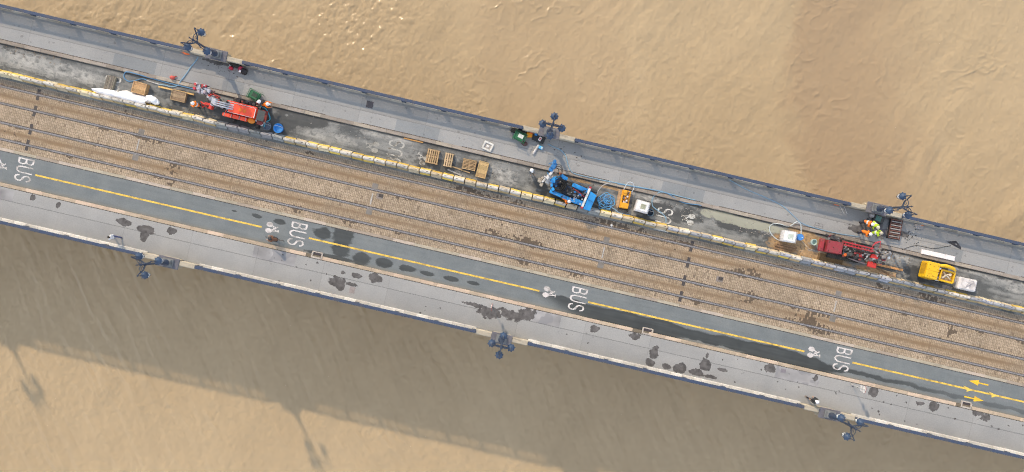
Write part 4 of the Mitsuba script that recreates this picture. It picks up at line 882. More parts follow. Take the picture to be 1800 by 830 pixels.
def yellow_pump():
    k = thing('mixer_pump', 'yellow grout mixing pump with a square cabin on rubber tracks', 'mixing machine')
    A = at((39.78, 5.52), -1.5)
    Y = (0.80, .46, .008)
    track_pair(k, A, 2.6, .55, .34, .5)
    part(k, 'chassis', box((0, 0, .62), (3.0, .9, .22), ch=.04), (.05, .05, .05), .4, at=A, smooth=0)
    part(k, 'cabin', box((-.95, .02, 1.32), (1.12, 1.52, 1.3), ch=.06), Y, .08, rough=2, at=A, smooth=0)
    part(k, 'cabin_roof_seam', cat([box((-.95, -.02, 1.975), (1.06, .025, .012)), box((-.72, -.5, 1.975), (.5, .02, .012))]), (.35, .19, .004), .3, at=A, smooth=0)
    part(k, 'roof_bolts', cat([cyl((-.95 + q, v, 1.96), (-.95 + q, v, 2.0), .035, 8) for q, v in ((-.4, .5), (.4, .55), (-.35, .1), (.42, .2), (-.4, -.55), (-.2, -.6), (-.3, -.35), (.0, .4), (.1, -.45), (-.1, -.3))]), (.30, .16, .01), .3, at=A)
    part(k, 'side_plates', cat([box((-1.53, .1, 1.3), (.03, 1.0, .8)), box((-.95, -.77, 1.3), (.8, .03, .8))]), (.5, .28, .01), .2, at=A, smooth=0)
    part(k, 'boom', cat([tube([(-.35, .62, 1.55), (.2, .74, 1.75), (.9, .70, 1.68), (1.4, .58, 1.3)], [.15, .16, .15, .10], 10, smooth=4)]), Y, .1, rough=2, at=A)
    part(k, 'hopper_frame', cat([box((.78, .36, 1.25), (1.35, .14, .34), ch=.03), box((.78, -.58, 1.15), (1.35, .16, .34), ch=.03), box((.10, -.1, 1.3), (.14, 1.0, .4), ch=.03), box((1.42, -.1, 1.2), (.14, 1.0, .34), ch=.03)]), Y, .1, rough=2, at=A, smooth=0)
    part(k, 'hopper', cat([box((.76, -.1, 1.0), (1.2, .85, .12)), hull([(.3, .25, 1.05), (1.25, .25, 1.05), (.3, -.45, 1.05), (1.25, -.45, 1.05), (.5, .1, 1.1), (1.1, -.3, 1.1)])]), (.62, .48, .28), .3, at=A, smooth=0)
    part(k, 'mixer_screw', cat([tube([(.4, -.35, 1.25), (.7, .0, 1.35), (1.0, .2, 1.25)], .07, 8, smooth=3), tube([(.4, .2, 1.25), (.8, -.1, 1.3), (1.2, -.3, 1.25)], .06, 8, smooth=3), cyl((.98, .1, 1.1), (.98, .1, 1.42), .13, 12)]), (.70, .62, .52), .4, at=A)
    part(k, 'tail_board', box((1.55, -.1, 1.1), (.12, .95, .08)), (.62, .42, .22), .3, at=A, smooth=0)
    part(k, 'engine', cat([box((-.18, .35, 1.1), (.3, .3, .6), ch=.05), box((-.2, -.1, 1.05), (.34, .4, .5), ch=.05), box((-.15, -.5, .95), (.3, .3, .4), ch=.04), cyl((-.2, .55, 1.1), (-.2, .55, 1.7), .09, 10)]), (.05, .05, .055), .4, at=A, smooth=0)
    part(k, 'engine_filter', cyl((-.22, .38, 1.4), (-.22, .38, 1.66), .13, 12), (.55, .55, .55), .3, at=A)
    part(k, 'silencer', cyl((-.05, -.62, 1.0), (.3, -.62, 1.0), .1, 10), (.55, .55, .55), .3, at=A)
    clutter(k, A, 'fitting', 36, -.35, .05, -.6, .65, 1.1, 1.55, [BLK, STL, LGT, BLK], 51, (.05, .16))
    clutter(k, A, 'hopper_fitting', 14, .3, 1.3, -.4, .25, 1.1, 1.35, [LGT, (.6, .35, .02), (.45, .36, .28)], 52, (.05, .16))
    part(k, 'orange_lever', cat([box((-.1, .1, 1.45), (.06, .5, .06), rz=8), box((.1, -.28, 1.3), (.06, .4, .06), rz=-10)]), (.7, .25, .02), .2, at=A, smooth=0)
yellow_pump()

def orange_pump():
    k = thing('grout_pump', 'small orange yellow grout pump frame on a board beside the white tank', 'pump')
    A = at((10.32, 5.65), 2)
    O = (0.74, .34, .02)
    part(k, 'board', box((-.18, .0, .03), (1.05, 1.75, .06)), (.42, .30, .20), mat='wood', at=A, smooth=0)
    part(k, 'frame', cat([box((-.34, 0, .30), (.13, 1.70, .30), ch=.02), box((.34, .1, .30), (.12, 1.5, .26), ch=.02), box((0, .78, .3), (.8, .12, .2), ch=.02), box((0, -.1, .2), (.6, .1, .16))]), O, .15, at=A, smooth=0)
    part(k, 'hopper', box((0.02, -.58, .42), (.72, .50, .44), ch=.05), O, .12, at=A, smooth=0)
    part(k, 'motor', cat([cyl((-.12, .35, .55), (-.12, .75, .6), .17, 14), box((-.15, .68, .6), (.3, .32, .4), ch=.04)]), O, .15, at=A)
    part(k, 'pump_body', cat([box((.05, .12, .45), (.34, .36, .3), ch=.05), cyl((.2, -.2, .5), (.2, .4, .52), .09, 10)]), (.62, .25, .03), .35, at=A, smooth=30)
    part(k, 'fittings', cat([cyl((.10, .28, .5), (.10, .28, .78), .09, 10), ball((.1, -.12, .62), .1, 1), box((-.02, -.25, .4), (.3, .2, .1))]), (.62, .60, .58), .3, at=A)
    clutter(k, A, 'fitting', 22, -.25, .3, -.4, .8, .4, .7, [(.5, .2, .02), STL, LGT, BLK], 61, (.04, .13))
    part(k, 'axle', cat([cyl((-.42, -.92, .18), (.42, -.92, .18), .05, 8), cyl((-.48, -.92, .18), (-.38, -.92, .18), .17, 14), cyl((.38, -.92, .18), (.48, -.92, .18), .17, 14)]), (.03, .03, .03), .3, at=A)
orange_pump()

def ibc(xy, rz, label, stained):
    k = thing('water_tank', label, 'tank')
    A = at(xy, rz)
    part(k, 'pallet', cat([box((0, q, .10), (1.2, .10, .14)) for q in (-.45, 0, .45)] + [box((q, 0, .02), (.12, 1.0, .04)) for q in (-.5, 0, .5)]), (.35, .33, .30), .3, at=A, smooth=0)
    part(k, 'bottle', box((0, 0, .68), (1.14, .96, .98), ch=.09), (.78, .80, .80), .12, rough=2, at=A, smooth=0)
    part(k, 'cage', cat([tube([(-.6, -.5, z), (.6, -.5, z), (.6, .5, z), (-.6, .5, z), (-.6, -.5, z)], .014, 5) for z in (.25, .5, .75, 1.0, 1.16)] + [cyl((a, b, .15), (a, b, 1.17), .014, 5) for a in (-.6, -.3, 0, .3, .6) for b in (-.5, .5)] + [cyl((a, b, .15), (a, b, 1.17), .014, 5) for a in (-.6, .6) for b in (-.25, 0, .25)] + [cyl((q, -.5, 1.185), (q, .5, 1.185), .016, 5) for q in (-.28, .28)]), (.62, .64, .66), .2, at=A)
    part(k, 'lid', cat([lathe([(0, 1.19), (.13, 1.19), (.15, 1.17), (.15, 1.15)], 16), box((.05, 0, 1.178), (.50, .46, .012), ch=.004)]), stained, .3, at=A)
    part(k, 'valve', cat([cyl((.55, 0, .22), (.72, 0, .22), .05, 8), box((.66, 0, .3), (.04, .12, .06))]), (.03, .03, .03), .2, at=A)
ibc((11.92, 5.32), -13 + 10, 'white caged water tank with greenish lid beside the orange pump', (.34, .37, .27))
ibc((25.73, 5.70), 3, 'white caged water tank on the muddy ground beside the small blue drum', (.50, .58, .54))
def wrapped(xy, rz):
    k = thing('wrapped_load', 'white plastic wrapped load standing right of the yellow mixing pump', 'wrapped load')
    A = at(xy, rz)
    m = box((0, 0, .52), (1.72, 1.12, .84), ch=.12); m = m.subdivide().subdivide().subdivide()
    part(k, 'plastic_wrap', lump(m, .025, 5.0, 4), (.68, .65, .66), .3, rough=3, at=A, smooth=25)
    r = random.Random(2)
    part(k, 'strap', cat([tube([(r.uniform(-.6, .5), r.uniform(-.4, .3), .965), (r.uniform(-.2, .6), r.uniform(-.3, .4), .975), (r.uniform(-.5, .7), r.uniform(-.4, .4), .965)], .014, 5, smooth=4) for _ in range(5)]), (.33, .33, .36), .2, at=A)
    part(k, 'pallet', cat([box((0, q, .05), (1.6, .1, .1)) for q in (-.45, 0, .45)]), (.3, .24, .16), mat='wood', at=A, smooth=0)
wrapped((42.83, 5.13), 1)

# ------------------------------------------------------------------ pallets, timber, boxes
WD, WD2, WG = (.50, .335, .18), (.42, .28, .15), (.23, .205, .175)
def pallet(xy, rz, label, col=WD, sx=1.2, sy=1.0, n=7, layers=1, broken=False, gap=.6, z0=0, group='wooden pallets and boxes in the works lane'):
    k = thing('wooden_pallet', label, 'pallet', group)
    r = random.Random(len(label))
    A = at(xy, rz, z0)
    for l in range(layers):
        z = l * .15
        for q in (-1, 0, 1):
            part(k, 'bearer', box((0, q * (sy / 2 - .06), z + .055), (sx, .10, .09)), tuple(.8 * c for c in col), mat='wood', at=A, smooth=0)
        for i in range(n):
            t = r.uniform(.75, 1.15)
            part(k, 'board', box((-sx / 2 + sx / n * (i + .5), r.uniform(-.01, .01), z + .112 + r.uniform(0, .004)), (sx / n * gap, sy, .022), rz=r.uniform(-1, 1)), tuple(c * t for c in col), mat='wood', at=A, smooth=0)
pallet((-7.89, 5.48), 1, 'tan slatted pallet, leftmost of the four beside the bicycle mark', (.50, .35, .20), 1.15, 1.3, 6, 3)
pallet((-6.39, 5.51), 2, 'narrow pale pallet with long slats, second of the four', (.55, .40, .25), .80, 1.25, 4, 3)
pallet((-4.44, 5.53), 92, 'crossed board pallet, third of the four in the works lane', (.42, .30, .17), 1.0, 1.25, 8, 2)
def crate(xy, rz, label, col, sx, sy, h, boards=5, open_=False):
    k = thing('wooden_crate', label, 'crate', 'wooden pallets and boxes in the works lane')
    A = at(xy, rz)
    for i in range(boards):
        part(k, 'board', box((0, -sy / 2 + sy / boards * (i + .5), h - .012 + .003 * (i % 2)), (sx, sy / boards - .012, .024)), tuple(c * (.85 + .08 * ((i * 3) % 5)) for c in col), mat='wood', at=A, smooth=0)
    for s in (-1, 1):
        part(k, 'side', box((0, s * (sy / 2 - .012), (h - .026) / 2), (sx - .05, .024, h - .03)), tuple(.85 * c for c in col), mat='wood', at=A, smooth=0)
        part(k, 'end', box((s * (sx / 2 - .012), 0, (h - .026) / 2), (.024, sy, h - .03)), tuple(.85 * c for c in col), mat='wood', at=A, smooth=0)
    part(k, 'rim', cat([box((0, s * (sy / 2 - .03), h + .025), (sx, .06, .05)) for s in (-1, 1)] + [box((s * (sx / 2 - .03), 0, h + .024), (.06, sy - .125, .05)) for s in (-1, 1)]), tuple(1.15 * c for c in col), mat='wood', at=A, smooth=0)
crate((-3.16, 5.34), -2, 'flat tan wooden box, rightmost of the four in the works lane', (.44, .31, .16), .92, 1.5, .45, 4)
crate((-35.36, 5.49), -3, 'brown wooden crate standing above the white sheeting', (.47, .30, .16), 1.25, 1.05, .62, 3)
crate((-31.85, 5.61), 0, 'dull brown wooden box left of the orange red rig', (.30, .22, .14), 1.35, .95, .32, 3)
def beam(name, label, category, p0, p1, w, h, col, z=0.0, mat='wood', dirt=.35):
    L = math.hypot(p1[0] - p0[0], p1[1] - p0[1])
    return one(name, label, category, box(((p0[0] + p1[0]) / 2, (p0[1] + p1[1]) / 2, z + h / 2), (L, w, h), rz=math.degrees(math.atan2(p1[1] - p0[1], p1[0] - p0[0])), ch=.01), col, mat=mat, dirt=dirt, smooth=0)
beam('timber_beam', 'long yellow timber beam reaching the drill head of the orange red rig', 'beam', (-33.88, 6.05), (-30.57, 6.07), .14, .14, (.66, .43, .17), .1)
beam('timber_beam', 'orange timber batten in the gutter left of the pallets', 'beam', (-10.89, 6.56), (-9.06, 6.56), .12, .08, (.46, .26, .10))
beam('timber_beam', 'long brown batten lying below the pallets', 'beam', (-5.95, 5.01), (-4.23, 4.82), .12, .1, (.38, .27, .16))
beam('timber_beam', 'pale grey board lying below the second pallet', 'beam', (-6.30, 4.66), (-4.89, 4.40), .14, .06, (.33, .33, .33))
beam('timber_beam', 'orange brown timber right of the dark red rig', 'beam', (34.62, 5.09), (37.08, 5.11), .2, .14, (.50, .28, .12))
beam('timber_beam', 'dark timber under the front of the dark red rig', 'beam', (33.47, 5.09), (35.91, 4.46), .16, .12, (.18, .12, .07))
for i, (a, b) in enumerate((((24.92, 4.69), (26.90, 4.66)), ((25.09, 4.90), (26.95, 4.89)), ((24.88, 4.41), (26.62, 4.44)))):
    beam('timber_sleeper', 'brown timber sleeper under the water tank, ' + ['middle', 'upper', 'lower'][i] + ' of three', 'beam', a, b, .16, .14, (.22, .15, .09))
for i in range(5):
    a, b = ((34.99, 4.68)[0], (34.99, 4.68)[1] - .13 * i), ((36.58, 4.67)[0], (36.58, 4.67)[1] - .13 * i)
    beam('deck_board', 'tan board of the small boarded patch by the barriers, ' + ['first', 'second', 'third', 'fourth', 'fifth'][i] + ' from above', 'board', a, b, .12, .05, (.42 + .03 * (i % 3), .31, .19))
for i in range(7):
    x = (-38.61, 5.43)[0] + .12 * i
    one('grey_plank', 'weathered grey plank of the stack laid across the lettering, ' + ['first', 'second', 'third', 'fourth', 'fifth', 'sixth', 'seventh'][i] + ' from the left', 'plank', box((x, (-38.58, 5.33)[1] + .02 * (i % 3), .16), (.105, 1.35, .30 + .04 * (i % 2)), ch=.012, rz=-3), tuple(c * (.8 + .1 * ((i * 5) % 4)) for c in WG), mat='wood', smooth=0)
# muddy ground sheets of the dark red rig
for xy, sx, sy, c, lab in (((30.24, 4.40), 2.4, 1.0, (.17, .115, .06), 'brown plywood sheet under the left half of the dark red rig'), ((27.01, 6.05), 1.2, .9, (.42, .27, .13), 'orange brown board between tank and dark red rig')):
    one('ground_board', lab, 'board', to(box((0, 0, .02), (sx, sy, .03)), xy, -3), c, mat='wood', smooth=0)

# white sheeting over and behind the barriers
def sheeting():
    k = thing('white_sheeting', 'long white plastic sheeting heaped along the barriers left of the orange red rig', 'plastic sheet')
    def roll(a, b, w, h, seed, ends=.6):
        p = np.linspace(0, 1, 40); c = np.array(a)[None] * (1 - p[:, None]) + np.array(b)[None] * p[:, None]
        n = 14; vs = []; fs = []
        d = np.array(b) - np.array(a); d = d / np.linalg.norm(d); nn = np.array([-d[1], d[0]])
        for i in range(40):
            for j in range(n):
                t = math.pi * j / (n - 1)
                wig = meshkit.noise(np.array([i * .45, j * .5, seed * 3.3]), seed) - .5
                ww = w * (1 + .35 * (meshkit.noise(np.array([i * .3, 1, seed]), seed) - .5)) * min(1, .55 + 3 * min(p[i], 1 - p[i]))
                vs.append([*(c[i] + nn * (math.cos(t) * ww * (1 + .10 * wig))), max(.01, h * math.sin(t) * (1 + .28 * wig))])
        for i in range(39):
            for j in range(n - 1):
                q = i * n + j
                fs += [[q, q + n, q + 1], [q + 1, q + n, q + n + 1]]
        m = trimesh.Trimesh(vs, fs, process=False); m.fix_normals(); return m
    part(k, 'roll', roll((-39.45, 4.42), (-34.46, 4.35), .36, .80, 2), (.82, .82, .84), .03, rough=4, smooth=25)
    part(k, 'roll', roll((-37.10, 4.70), (-34.20, 4.63), .34, .58, 5), (.82, .82, .84), .03, rough=4, smooth=25)
    m = ball((0, 0, 0), .48, 4, (1.45, .66, .75)); m = lump(m, .11, 3.6, 9); m = to(m, (-34.01, 4.73), -18, .42)
    part(k, 'crumpled_heap', m, (.80, .82, .85), .03, rough=4, smooth=25)
sheeting()

# ------------------------------------------------------------------ hoses
def hose(label, pts, r, col, z=None, n=6):
    p = [(q[0], q[1], (q[2] if len(q) > 2 else (PZ if q[1] > 7.0 or q[1] < -6.1 else (PZ if q[1] > 6.68 else 0.0)) + r)) for q in pts]
    return one('hose', label, 'hose', tube(p, r, n, smooth=6), col, dirt=.15)
BLU_H, LBL = (.11, .26, .44), (.22, .38, .52)
hose('thick blue hose from the leftmost works lamp down to the gutter loop', [(-30.94, 9.56), (-31.06, 9.15), (-31.39, 8.49), (-31.65, 7.78), (-31.98, 7.09), (-32.24, 6.59), (-32.77, 6.31), (-33.41, 6.32), (-33.88, 6.27)], .052, LBL)
hose('blue hose looping back in the gutter above the wooden crate', [(-35.14, 6.40), (-35.57, 6.41), (-36.15, 6.11), (-36.74, 5.92), (-37.17, 6.14), (-37.25, 6.50), (-36.93, 6.73), (-35.91, 6.71), (-34.56, 6.65), (-32.94, 6.59), (-31.33, 6.59), (-30.52, 6.57)], .052, BLU_H)
hose('grey pipe between the two blue hoses above the crate', [(-35.13, 6.35), (-33.88, 6.27)], .05, (.5, .5, .5))
hose('turquoise hose curving from the orange red rig into the grey bucket', [(-24.15, 6.39) + (.9,), (-23.74, 6.26) + (.5,), (-23.42, 5.80) + (.2,), (-23.28, 5.40) + (.15,), (-23.51, 5.02) + (.5,), (-23.53, 4.64) + (.45,)], .06, (.06, .30, .42))
hose('blue hose from the middle works lamp across the pavement and along the kerb', [(2.20, 9.06), (2.61, 8.94), (3.46, 8.76), (4.04, 8.35), (4.41, 7.68), (4.81, 7.13), (5.34, 6.92), (7.40, 6.92), (9.02, 6.97), (10.73, 7.04), (12.77, 7.14), (14.95, 7.10), (16.70, 7.07)], .042, LBL)
hose('blue hose along the works kerb beside the tank and lettering', [(9.30, 6.92), (11.71, 7.05), (13.58, 7.16), (14.44, 6.98), (15.64, 6.62), (16.98, 6.71), (17.37, 6.69)], .04, BLU_H)
hose('blue hose looping over the painted lettering right of the first tank', [(13.97, 7.14), (13.34, 7.05), (12.92, 6.64), (12.81, 6.18), (12.98, 5.67), (13.36, 5.44), (13.96, 5.20), (14.42, 4.87), (14.53, 4.41)], .042, LBL)
hose('pale hose arching from the kerb over the orange pump', [(9.96, 6.49) + (.5,), (10.07, 6.95) + (.6,), (10.27, 7.27) + (.6,), (10.66, 7.25) + (.5,), (10.86, 6.86) + (.4,), (10.73, 6.45) + (.5,)], .03, (.55, .62, .70))
hose('thin pale hose from blue rig rear to the coil', [(7.65, 5.25) + (.6,), (7.68, 5.80) + (.4,), (8.06, 6.49) + (.3,), (8.69, 6.85)], .025, (.5, .53, .58))
hose('pale blue hose from coil to the barriers below the orange pump', [(9.01, 4.75), (9.60, 4.56), (10.20, 4.32), (11.06, 4.36)], .05, (.25, .40, .55))
hose('light hose looping left of the second water tank', [(25.56, 5.22) + (.3,), (25.01, 5.26), (24.38, 5.60), (24.06, 6.07), (24.22, 6.54), (24.89, 6.70), (25.72, 6.67) , (26.03, 6.96) + (.3,), (26.29, 7.24) + (.4,), (26.71, 7.12) + (.3,), (26.89, 6.56) + (.3,), (26.88, 6.13) + (.6,)], .04, (.55, .62, .66))
hose('blue hose crossing the shaded pavement toward the dark red rig', [(19.25, 9.67), (21.00, 9.16), (22.99, 8.80), (24.72, 8.39), (25.97, 7.71), (26.90, 7.22), (28.57, 7.06), (30.48, 7.07), (32.35, 7.23)], .04, (.22, .36, .48))
hose('black cable trailing over the pavement to the black cover', [(36.52, 6.95), (37.73, 7.61), (39.35, 7.71), (40.35, 8.11), (40.95, 8.35)], .022, (.03, .03, .03))
hose('thin pale hose on the mud left of the dark red rig', [(26.99, 5.88), (27.66, 5.38), (28.22, 5.08), (28.66, 5.07)], .02, (.6, .58, .52))
def coil():
    k = thing('hose_coil', 'heaped coil of bright blue hose right of the blue drilling rig', 'hose')
    c = (8.60, 5.09); r = random.Random(11); pts = []
    for i in range(120):
        t = i * .42; R = .44 + .34 * math.sin(t * .37 + 1) + r.uniform(-.12, .12)
        pts.append((c[0] + R * math.cos(t) + .10 * math.sin(t * .21), c[1] + R * .92 * math.sin(t) + .10 * math.cos(t * .17), .06 + .0032 * i + r.uniform(0, .04)))
    put(k, tube(pts, .032, 6, smooth=3), (.10, .34, .64), .08)
coil()

# ------------------------------------------------------------------ buckets, drums, small kit
def bucket(name, label, category, xy, r, h, col, inner, z0=0.0, tilt=0):
    k = thing(name, label, category)
    A = at(xy, 0, z0)
    part(k, 'shell', lathe([(0, .01), (r * .82, .01), (r, h), (r + .03, h), (r + .03, h - .05), (r * .98, h - .06)], 24), col, .15, at=A)
    part(k, 'inside', lathe([(r * .97, h - .01), (r * .80, h * .45), (0, h * .45)], 24), inner, .2, at=A)
    part(k, 'handle', tube([(r * math.cos(t), r * .25 * math.sin(t) + r * .2, h + r * .35 * math.sin(t)) for t in np.linspace(0, math.pi, 9)], .012, 5), (.5, .5, .5), .1, at=A)
bucket('bucket', 'grey bucket under the turquoise hose behind the orange red rig', 'bucket', (-23.29, 4.75), .34, .5, (.16, .20, .26), (.12, .16, .22))
bucket('bucket', 'bright blue tub at the barriers right of the orange red rig', 'tub', (-22.22, 4.79), .42, .6, (.03, .20, .55), (.05, .28, .62))
bucket('bucket', 'dark blue black tub right of the first water tank', 'tub', (12.81, 4.98), .30, .6, (.10, .18, .26), (.012, .03, .055))
def drum(name, label, xy, r, h, col, z0=0):
    k = thing(name, label, 'drum'); A = at(xy, 0, z0)
    part(k, 'body', lathe([(0, 0), (r, 0), (r, h * .3), (r + .015, h * .33), (r, h * .36), (r, h * .66), (r + .015, h * .69), (r, h * .72), (r, h), (r - .03, h + .01), (r - .04, h - .01), (0, h - .01)], 22), col, .15, rough=3, at=A)
    part(k, 'bung', cyl((r * .5, 0, h - .01), (r * .5, 0, h + .03), .05, 10), (.7, .7, .7), .1, at=A)
drum('drum', 'small blue drum with white top beside the second water tank', (26.83, 5.90), .29, .75, (.06, .22, .60))
def green_machine(xy, rz, label, z0, top):
    k = thing('generator', label, 'generator'); A = at(xy, rz, z0)
    G = (.015, .13, .06)
    part(k, 'frame', cat([tube([(-.55, s * .42, .05), (-.55, s * .42, .85), (.55, s * .42, .85), (.55, s * .42, .05)], .03, 6) for s in (-1, 1)] + [cyl((q, -.42, .85), (q, .42, .85), .03, 6) for q in (-.55, .55)]), G, .2, at=A)
    part(k, 'housing', box((-.05, 0, .42), (.95, .72, .66), ch=.06), G, .2, rough=3, at=A, smooth=0)
    part(k, 'panel', box((.05, .05, .765), (.5, .36, .04), ch=.01), top, .15, at=A, smooth=0)
    part(k, 'exhaust', cyl((.4, -.3, .7), (.4, -.3, .95), .06, 8), (.05, .05, .05), .3, at=A)
green_machine((-24.93, 7.20), -15, 'dark green box machine at the kerb above the orange red rig', PZ, (.02, .05, .03))
green_machine((-0.45, 9.04), -14, 'green generator with pale panel at the shaded wall left of the middle lamp', PZ, (.62, .66, .64))
def small(name, label, category, parts, xy, rz=0, z0=0.0, group=None):
    k = thing(name, label, category, group); A = at(xy, rz, z0)
    for nm, m, c in parts: part(k, nm, m, c, .25, at=A, smooth=30)
small('orange_cloth', 'crumpled orange cloth below the railing by the leftmost works lamp', 'cloth', [('fold', lump(ball((0, 0, .08), .3, 3, (1.9, .7, .4)), .08, 4, 2), (.80, .17, .05))], (-32.26, 9.73), -15, PZ)
small('orange_cloth', 'orange red cloth below the railing left of the rightmost works lamp', 'cloth', [('fold', lump(ball((0, 0, .08), .3, 3, (1.5, .6, .4)), .08, 4, 5), (.72, .14, .04))], (29.47, 9.77), -15, PZ)
small('tool_bag', 'black and red tool bags at the shaded wall right of the leftmost works lamp', 'bag', [('black_bag', lump(box((-.3, .25, .25), (.95, .5, .5), ch=.1).subdivide().subdivide(), .04, 4), (.012, .012, .014)), ('red_bag', box((-.55, -.25, .2), (.32, .3, .4), ch=.06), (.50, .02, .05)), ('red_tank', box((.28, .08, .25), (.4, .4, .4), ch=.08, rz=20), (.42, .03, .07)), ('black_case', lump(box((.6, -.02, .22), (.7, .55, .45), ch=.12).subdivide().subdivide(), .03, 4), (.02, .015, .02)), ('white_tag', box((.4, -.16, .46), (.18, .2, .03)), (.75, .72, .75)), ('pale_rag', box((-.75, -.12, .1), (.15, .3, .2), ch=.04), (.6, .62, .64))], (-27.14, 9.32), -12, PZ)
small('red_pump', 'small red tool lying on the kerb above the wooden crate', 'tool', [('body', lump(ball((0, 0, .15), .2, 2, (1.2, .9, .8)), .04, 6), (.60, .09, .07)), ('nozzle', cyl((.1, .1, .12), (.34, .2, .1), .05, 8), (.3, .05, .05))], (-32.78, 7.14), 0, PZ)
small('black_mat', 'black sheet folded along the foot of the wall left of the middle works lamp', 'sheet', [('sheet', lump(box((0, 0, .18), (1.5, .42, .34), ch=.06).subdivide().subdivide(), .03, 3), (.012, .012, .014))], (-0.67, 9.52), -1, PZ)
small('orange_case', 'orange yellow case at the wall left of the middle works lamp', 'case', [('case', box((0, 0, .22), (.52, .42, .44), ch=.05, rz=8), (.80, .30, .01)), ('red_lid', box((.12, .22, .4), (.3, .18, .14), ch=.03), (.70, .09, .02))], (0.35, 9.44), 0, PZ)
small('tool_platform', 'black tool platform with signs below the middle works lamp', 'platform', [('top', box((0, 0, .3), (1.15, .72, .06), ch=.02), (.022, .024, .03)), ('leg', cat([box((a, b, .14), (.06, .06, .28)) for a in (-.5, .5) for b in (-.3, .3)]), (.02, .02, .02)), ('blue_can', cat([box((-.38, .22, .43), (.28, .22, .2), ch=.04)]), (.03, .22, .58)), ('white_sign', box((.12, -.02, .36), (.26, .38, .04), ch=.01, rz=-8), (.78, .75, .75)), ('sign_mark', box((.12, -.02, .384), (.12, .18, .012), rz=-40), (.6, .05, .05))], (1.27, 9.33), -10, PZ)
small('gas_bottle', 'slim grey gas bottle lying below the tool platform', 'gas bottle', [('bottle', tube([(.18, .5, .1), (.14, .42, .1), (-.16, -.45, .1), (-.18, -.5, .1)], [.07, .11, .11, .06], 12), (.55, .55, .58)), ('valve', cyl((.2, .52, .1), (.26, .68, .1), .05, 8), (.12, .18, .16))], (1.24, 8.29), 0, PZ)
small('blue_box', 'small sky blue box beside the grey gas bottle', 'box', [('box', box((0, 0, .12), (.40, .28, .24), ch=.02), (.08, .42, .75)), ('label_patch', box((.1, 0, .245), (.14, .2, .012)), (.6, .7, .75))], (1.64, 8.55), -12, PZ)
small('brown_sack', 'dark brown sack beside the green generator', 'sack', [('sack', lump(ball((0, 0, .16), .24, 3, (1.2, .9, .7)), .05, 5), (.09, .04, .04)), ('tie', cyl((.2, .05, .2), (.3, .08, .24), .03, 6), (.3, .2, .2))], (0.10, 8.57), 0, PZ)
small('cable_reel', 'white rounded square cable tray lying on the pavement above the pallets', 'tray', [('tray', prism(sg.box(-.36, -.30, .36, .30).buffer(.1).difference(sg.box(-.25, -.19, .25, .19).buffer(.06)), 0, .16), (.66, .65, .62)), ('inside', prism(sg.box(-.25, -.19, .25, .19).buffer(.058), 0, .06), (.38, .37, .34)), ('hub', lathe([(0, .14), (.12, .13), (.13, .06)], 14), (.70, .69, .66))], (-3.16, 7.57), -12, PZ)
def rack():
    k = thing('rod_rack', 'black steel rack with rusty bars standing against the wall by the rightmost works lamp', 'rack')
    A = at((35.31, 8.62), 3, PZ)
    part(k, 'tray', box((0, 0, .08), (1.06, 1.85, .1), ch=.02), (.018, .018, .02), .2, at=A, smooth=0)
    for s in (-1, 1):
        part(k, 'side_frame', box((s * .52, 0, .42), (.07, 1.85, .07), ch=.01), (.11, .045, .035), .3, at=A, smooth=0)
    part(k, 'upright', cat([box((a, b, .24), (.07, .07, .40)) for a in (-.52, .52) for b in (-.88, .88)]), (.05, .03, .03), .3, at=A, smooth=0)
    for i in range(6):
        part(k, 'rusty_bar', box((0, -.85 + .34 * i, .44), (1.0, .09, .08), ch=.015), (.17, .075, .055), .3, at=A, smooth=0)
    for i in range(5):
        part(k, 'drill_rod', cyl((-.48, -.68 + .34 * i, .38), (.48, -.68 + .34 * i, .38), .06, 10), (.38, .37, .37), .4, at=A)
rack()
small('dark_tool_chest', 'dark open tool chest with a teal lid beside the stooping worker', 'chest', [('chest', box((0, 0, .25), (.95, .62, .5), ch=.03), (.03, .035, .04)), ('lid', box((-.1, .05, .52), (.52, .48, .04), ch=.01), (.06, .17, .16))], (33.60, 9.15), -8, PZ)
small('steel_plate', 'flat dark steel plates stacked left of the rusty rack', 'steel plate', [('plate', box((0, 0, .03), (.75, 1.7, .05), ch=.01), (.10, .105, .12)), ('upper_plate', box((.05, .2, .075), (.55, .9, .03), ch=.01, rz=4), (.16, .165, .18))], (34.42, 8.69), 4, PZ)
small('grey_bag', 'pale grey bag behind the workers at the wall', 'bag', [('bag', lump(ball((0, 0, .2), .26, 3, (1, .9, .9)), .06, 4), (.42, .42, .44))], (33.00, 9.39), 0, PZ)
small('grey_tarp', 'grey crumpled tarpaulin on the pavement right of the rusty rack', 'tarpaulin', [('tarp', lump(ball((0, 0, .06), .36, 3, (1.3, .85, .3)), .09, 3.5, 3), (.26, .265, .28)), ('orange_strap', box((.2, .12, .16), (.22, .06, .03), rz=20), (.45, .12, .04))], (37.63, 9.43), 0, PZ)
small('black_cover', 'flat black triangular cover on the pavement near the yellow pump', 'cover', [('cover', hull([(-.75, .1, 0), (.1, .38, 0), (.72, -.12, 0), (.72, -.32, 0), (-.2, .05, .16), (.3, .12, .2), (.6, -.2, .1)]), (.05, .05, .056)), ('pale_tag', box((.05, .05, .2), (.16, .08, .01)), (.3, .3, .32))], (41.19, 8.52), 0, PZ)
beam('white_girder', 'long white girder lying along the kerb above the yellow pump', 'girder', (38.32, 7.20), (41.49, 7.23), .42, .14, (.84, .83, .84), PZ, mat='paint', dirt=.08)
small('white_trestle', 'thin white folded trestle leaning at the shaded wall', 'trestle', [('leg', cat([cyl((-.35, .4, .05), (.0, -.5, .35), .025, 6), cyl((.05, .4, .05), (.3, -.5, .35), .025, 6)]), (.55, .55, .56)), ('bar', cat([cyl((-.4, .42, .05), (.1, .42, .05), .025, 6)]), (.55, .55, .56))], (30.26, 9.41), 10, PZ)
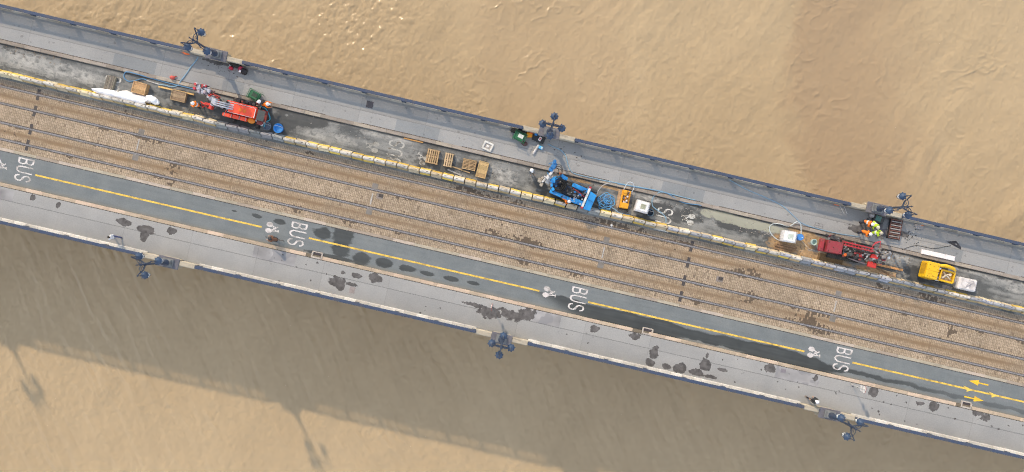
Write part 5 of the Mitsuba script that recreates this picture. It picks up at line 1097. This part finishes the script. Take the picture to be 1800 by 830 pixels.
small('small_pallet_board', 'grey slatted board at the barriers below the yellow pump', 'board', [('slat', cat([box((0, -.15 + .1 * i, .04), (.95, .07, .05), ch=.01) for i in range(4)]), (.36, .33, .31))], (41.51, 4.45), -3)
one('concrete_plug', 'small white plug on the kerb left of the blue rig', 'plug', to(lathe([(0, .1), (.1, .09), (.12, 0)], 12), (9.67, 3.06), 0, 0), (.6, .6, .6))
# rubble: loose chips round the works
def rubble(spots, seed, col, label):
    r = random.Random(seed); ms = []
    for (x, y), sx, sy, z, n in spots:
        for _ in range(n):
            s = r.uniform(.02, .075)
            m = box((0, 0, 0), (s * r.uniform(.8, 2), s, s * .6)); m.vertices += np.array([[r.uniform(-.3, .3) * s for _ in range(3)] for _ in m.vertices])
            ms.append(place(m, (x + r.gauss(0, sx), y + r.gauss(0, sy), z + s * .25), r.uniform(0, 360)))
    one('rubble', label, 'rubble', cat(ms), col, kind='stuff', smooth=0)
rubble([((-28.68, 9.28), 1.1, .5, PZ, 60), ((37.01, 8.36), .7, .5, PZ, 60), ((4.30, 8.63), 1.5, .3, PZ, 20)], 3, (.06, .055, .055), 'dark chips and mud scattered on the pavement by the works lamps')
rubble([((26.82, 5.46), 1.4, .5, 0, 120), ((30.41, 4.12), 1.5, .25, 0, 90), ((35.42, 6.09), 1.0, .5, 0, 90), ((6.45, 6.43), 1.5, .15, 0, 60), ((-30.79, 4.24), 1.4, .2, 0, 60), ((-45.72, 6.40), 2.0, .3, 0, 40)], 4, (.26, .19, .12), 'brown rubble and sand strewn over the works lane')
rubble([((17.39, 6.15), 1.2, .4, 0, 60), ((22.95, 5.65), 1.6, .4, 0, 60), ((-14.51, 5.88), 2.5, .3, 0, 50), ((-1.50, 5.67), 1.5, .6, 0, 50), ((14.66, 6.17), 2.0, .6, 0, 40)], 5, (.30, .29, .27), 'grey grit on the works lane around the lettering')

# ------------------------------------------------------------------ signs on the open pavement
def sign(xy, label, rz, h=2.35):
    k = thing('road_sign', label, 'road sign'); A = at(xy, rz, PZ)
    part(k, 'pole', cyl((0, 0, 0), (0, 0, h + .3), .035, 8), (.5, .5, .52), .2, at=A)
    part(k, 'disc', place(lathe([(0, -.012), (.32, -.012), (.325, 0), (.32, .012), (0, .012)], 24), (.05, 0, h), 0, 90), (.70, .70, .72), .1, at=A)
    part(k, 'rim', place(lathe([(.29, .013), (.325, .016), (.335, 0), (.325, -.014), (.29, -.0125)], 24), (.052, 0, h), 0, 90), (.42, .05, .05), .1, at=A)
    part(k, 'lower_plate', box((.05, 0, h - .62), (.02, .5, .34), ch=.005), (.62, .63, .66), .1, at=A, smooth=0)
    part(k, 'foot', cat([box((0, 0, .03), (.3, .3, .06), ch=.02)]), (.3, .3, .3), .3, at=A, smooth=0)
sign((0.48, -6.63), 'grey pole road sign standing in the large wet stain by the kerb', 4)
sign((34.85, -6.32), 'white faced road sign by the kerb near the grey hatch, right of the walker', 4)
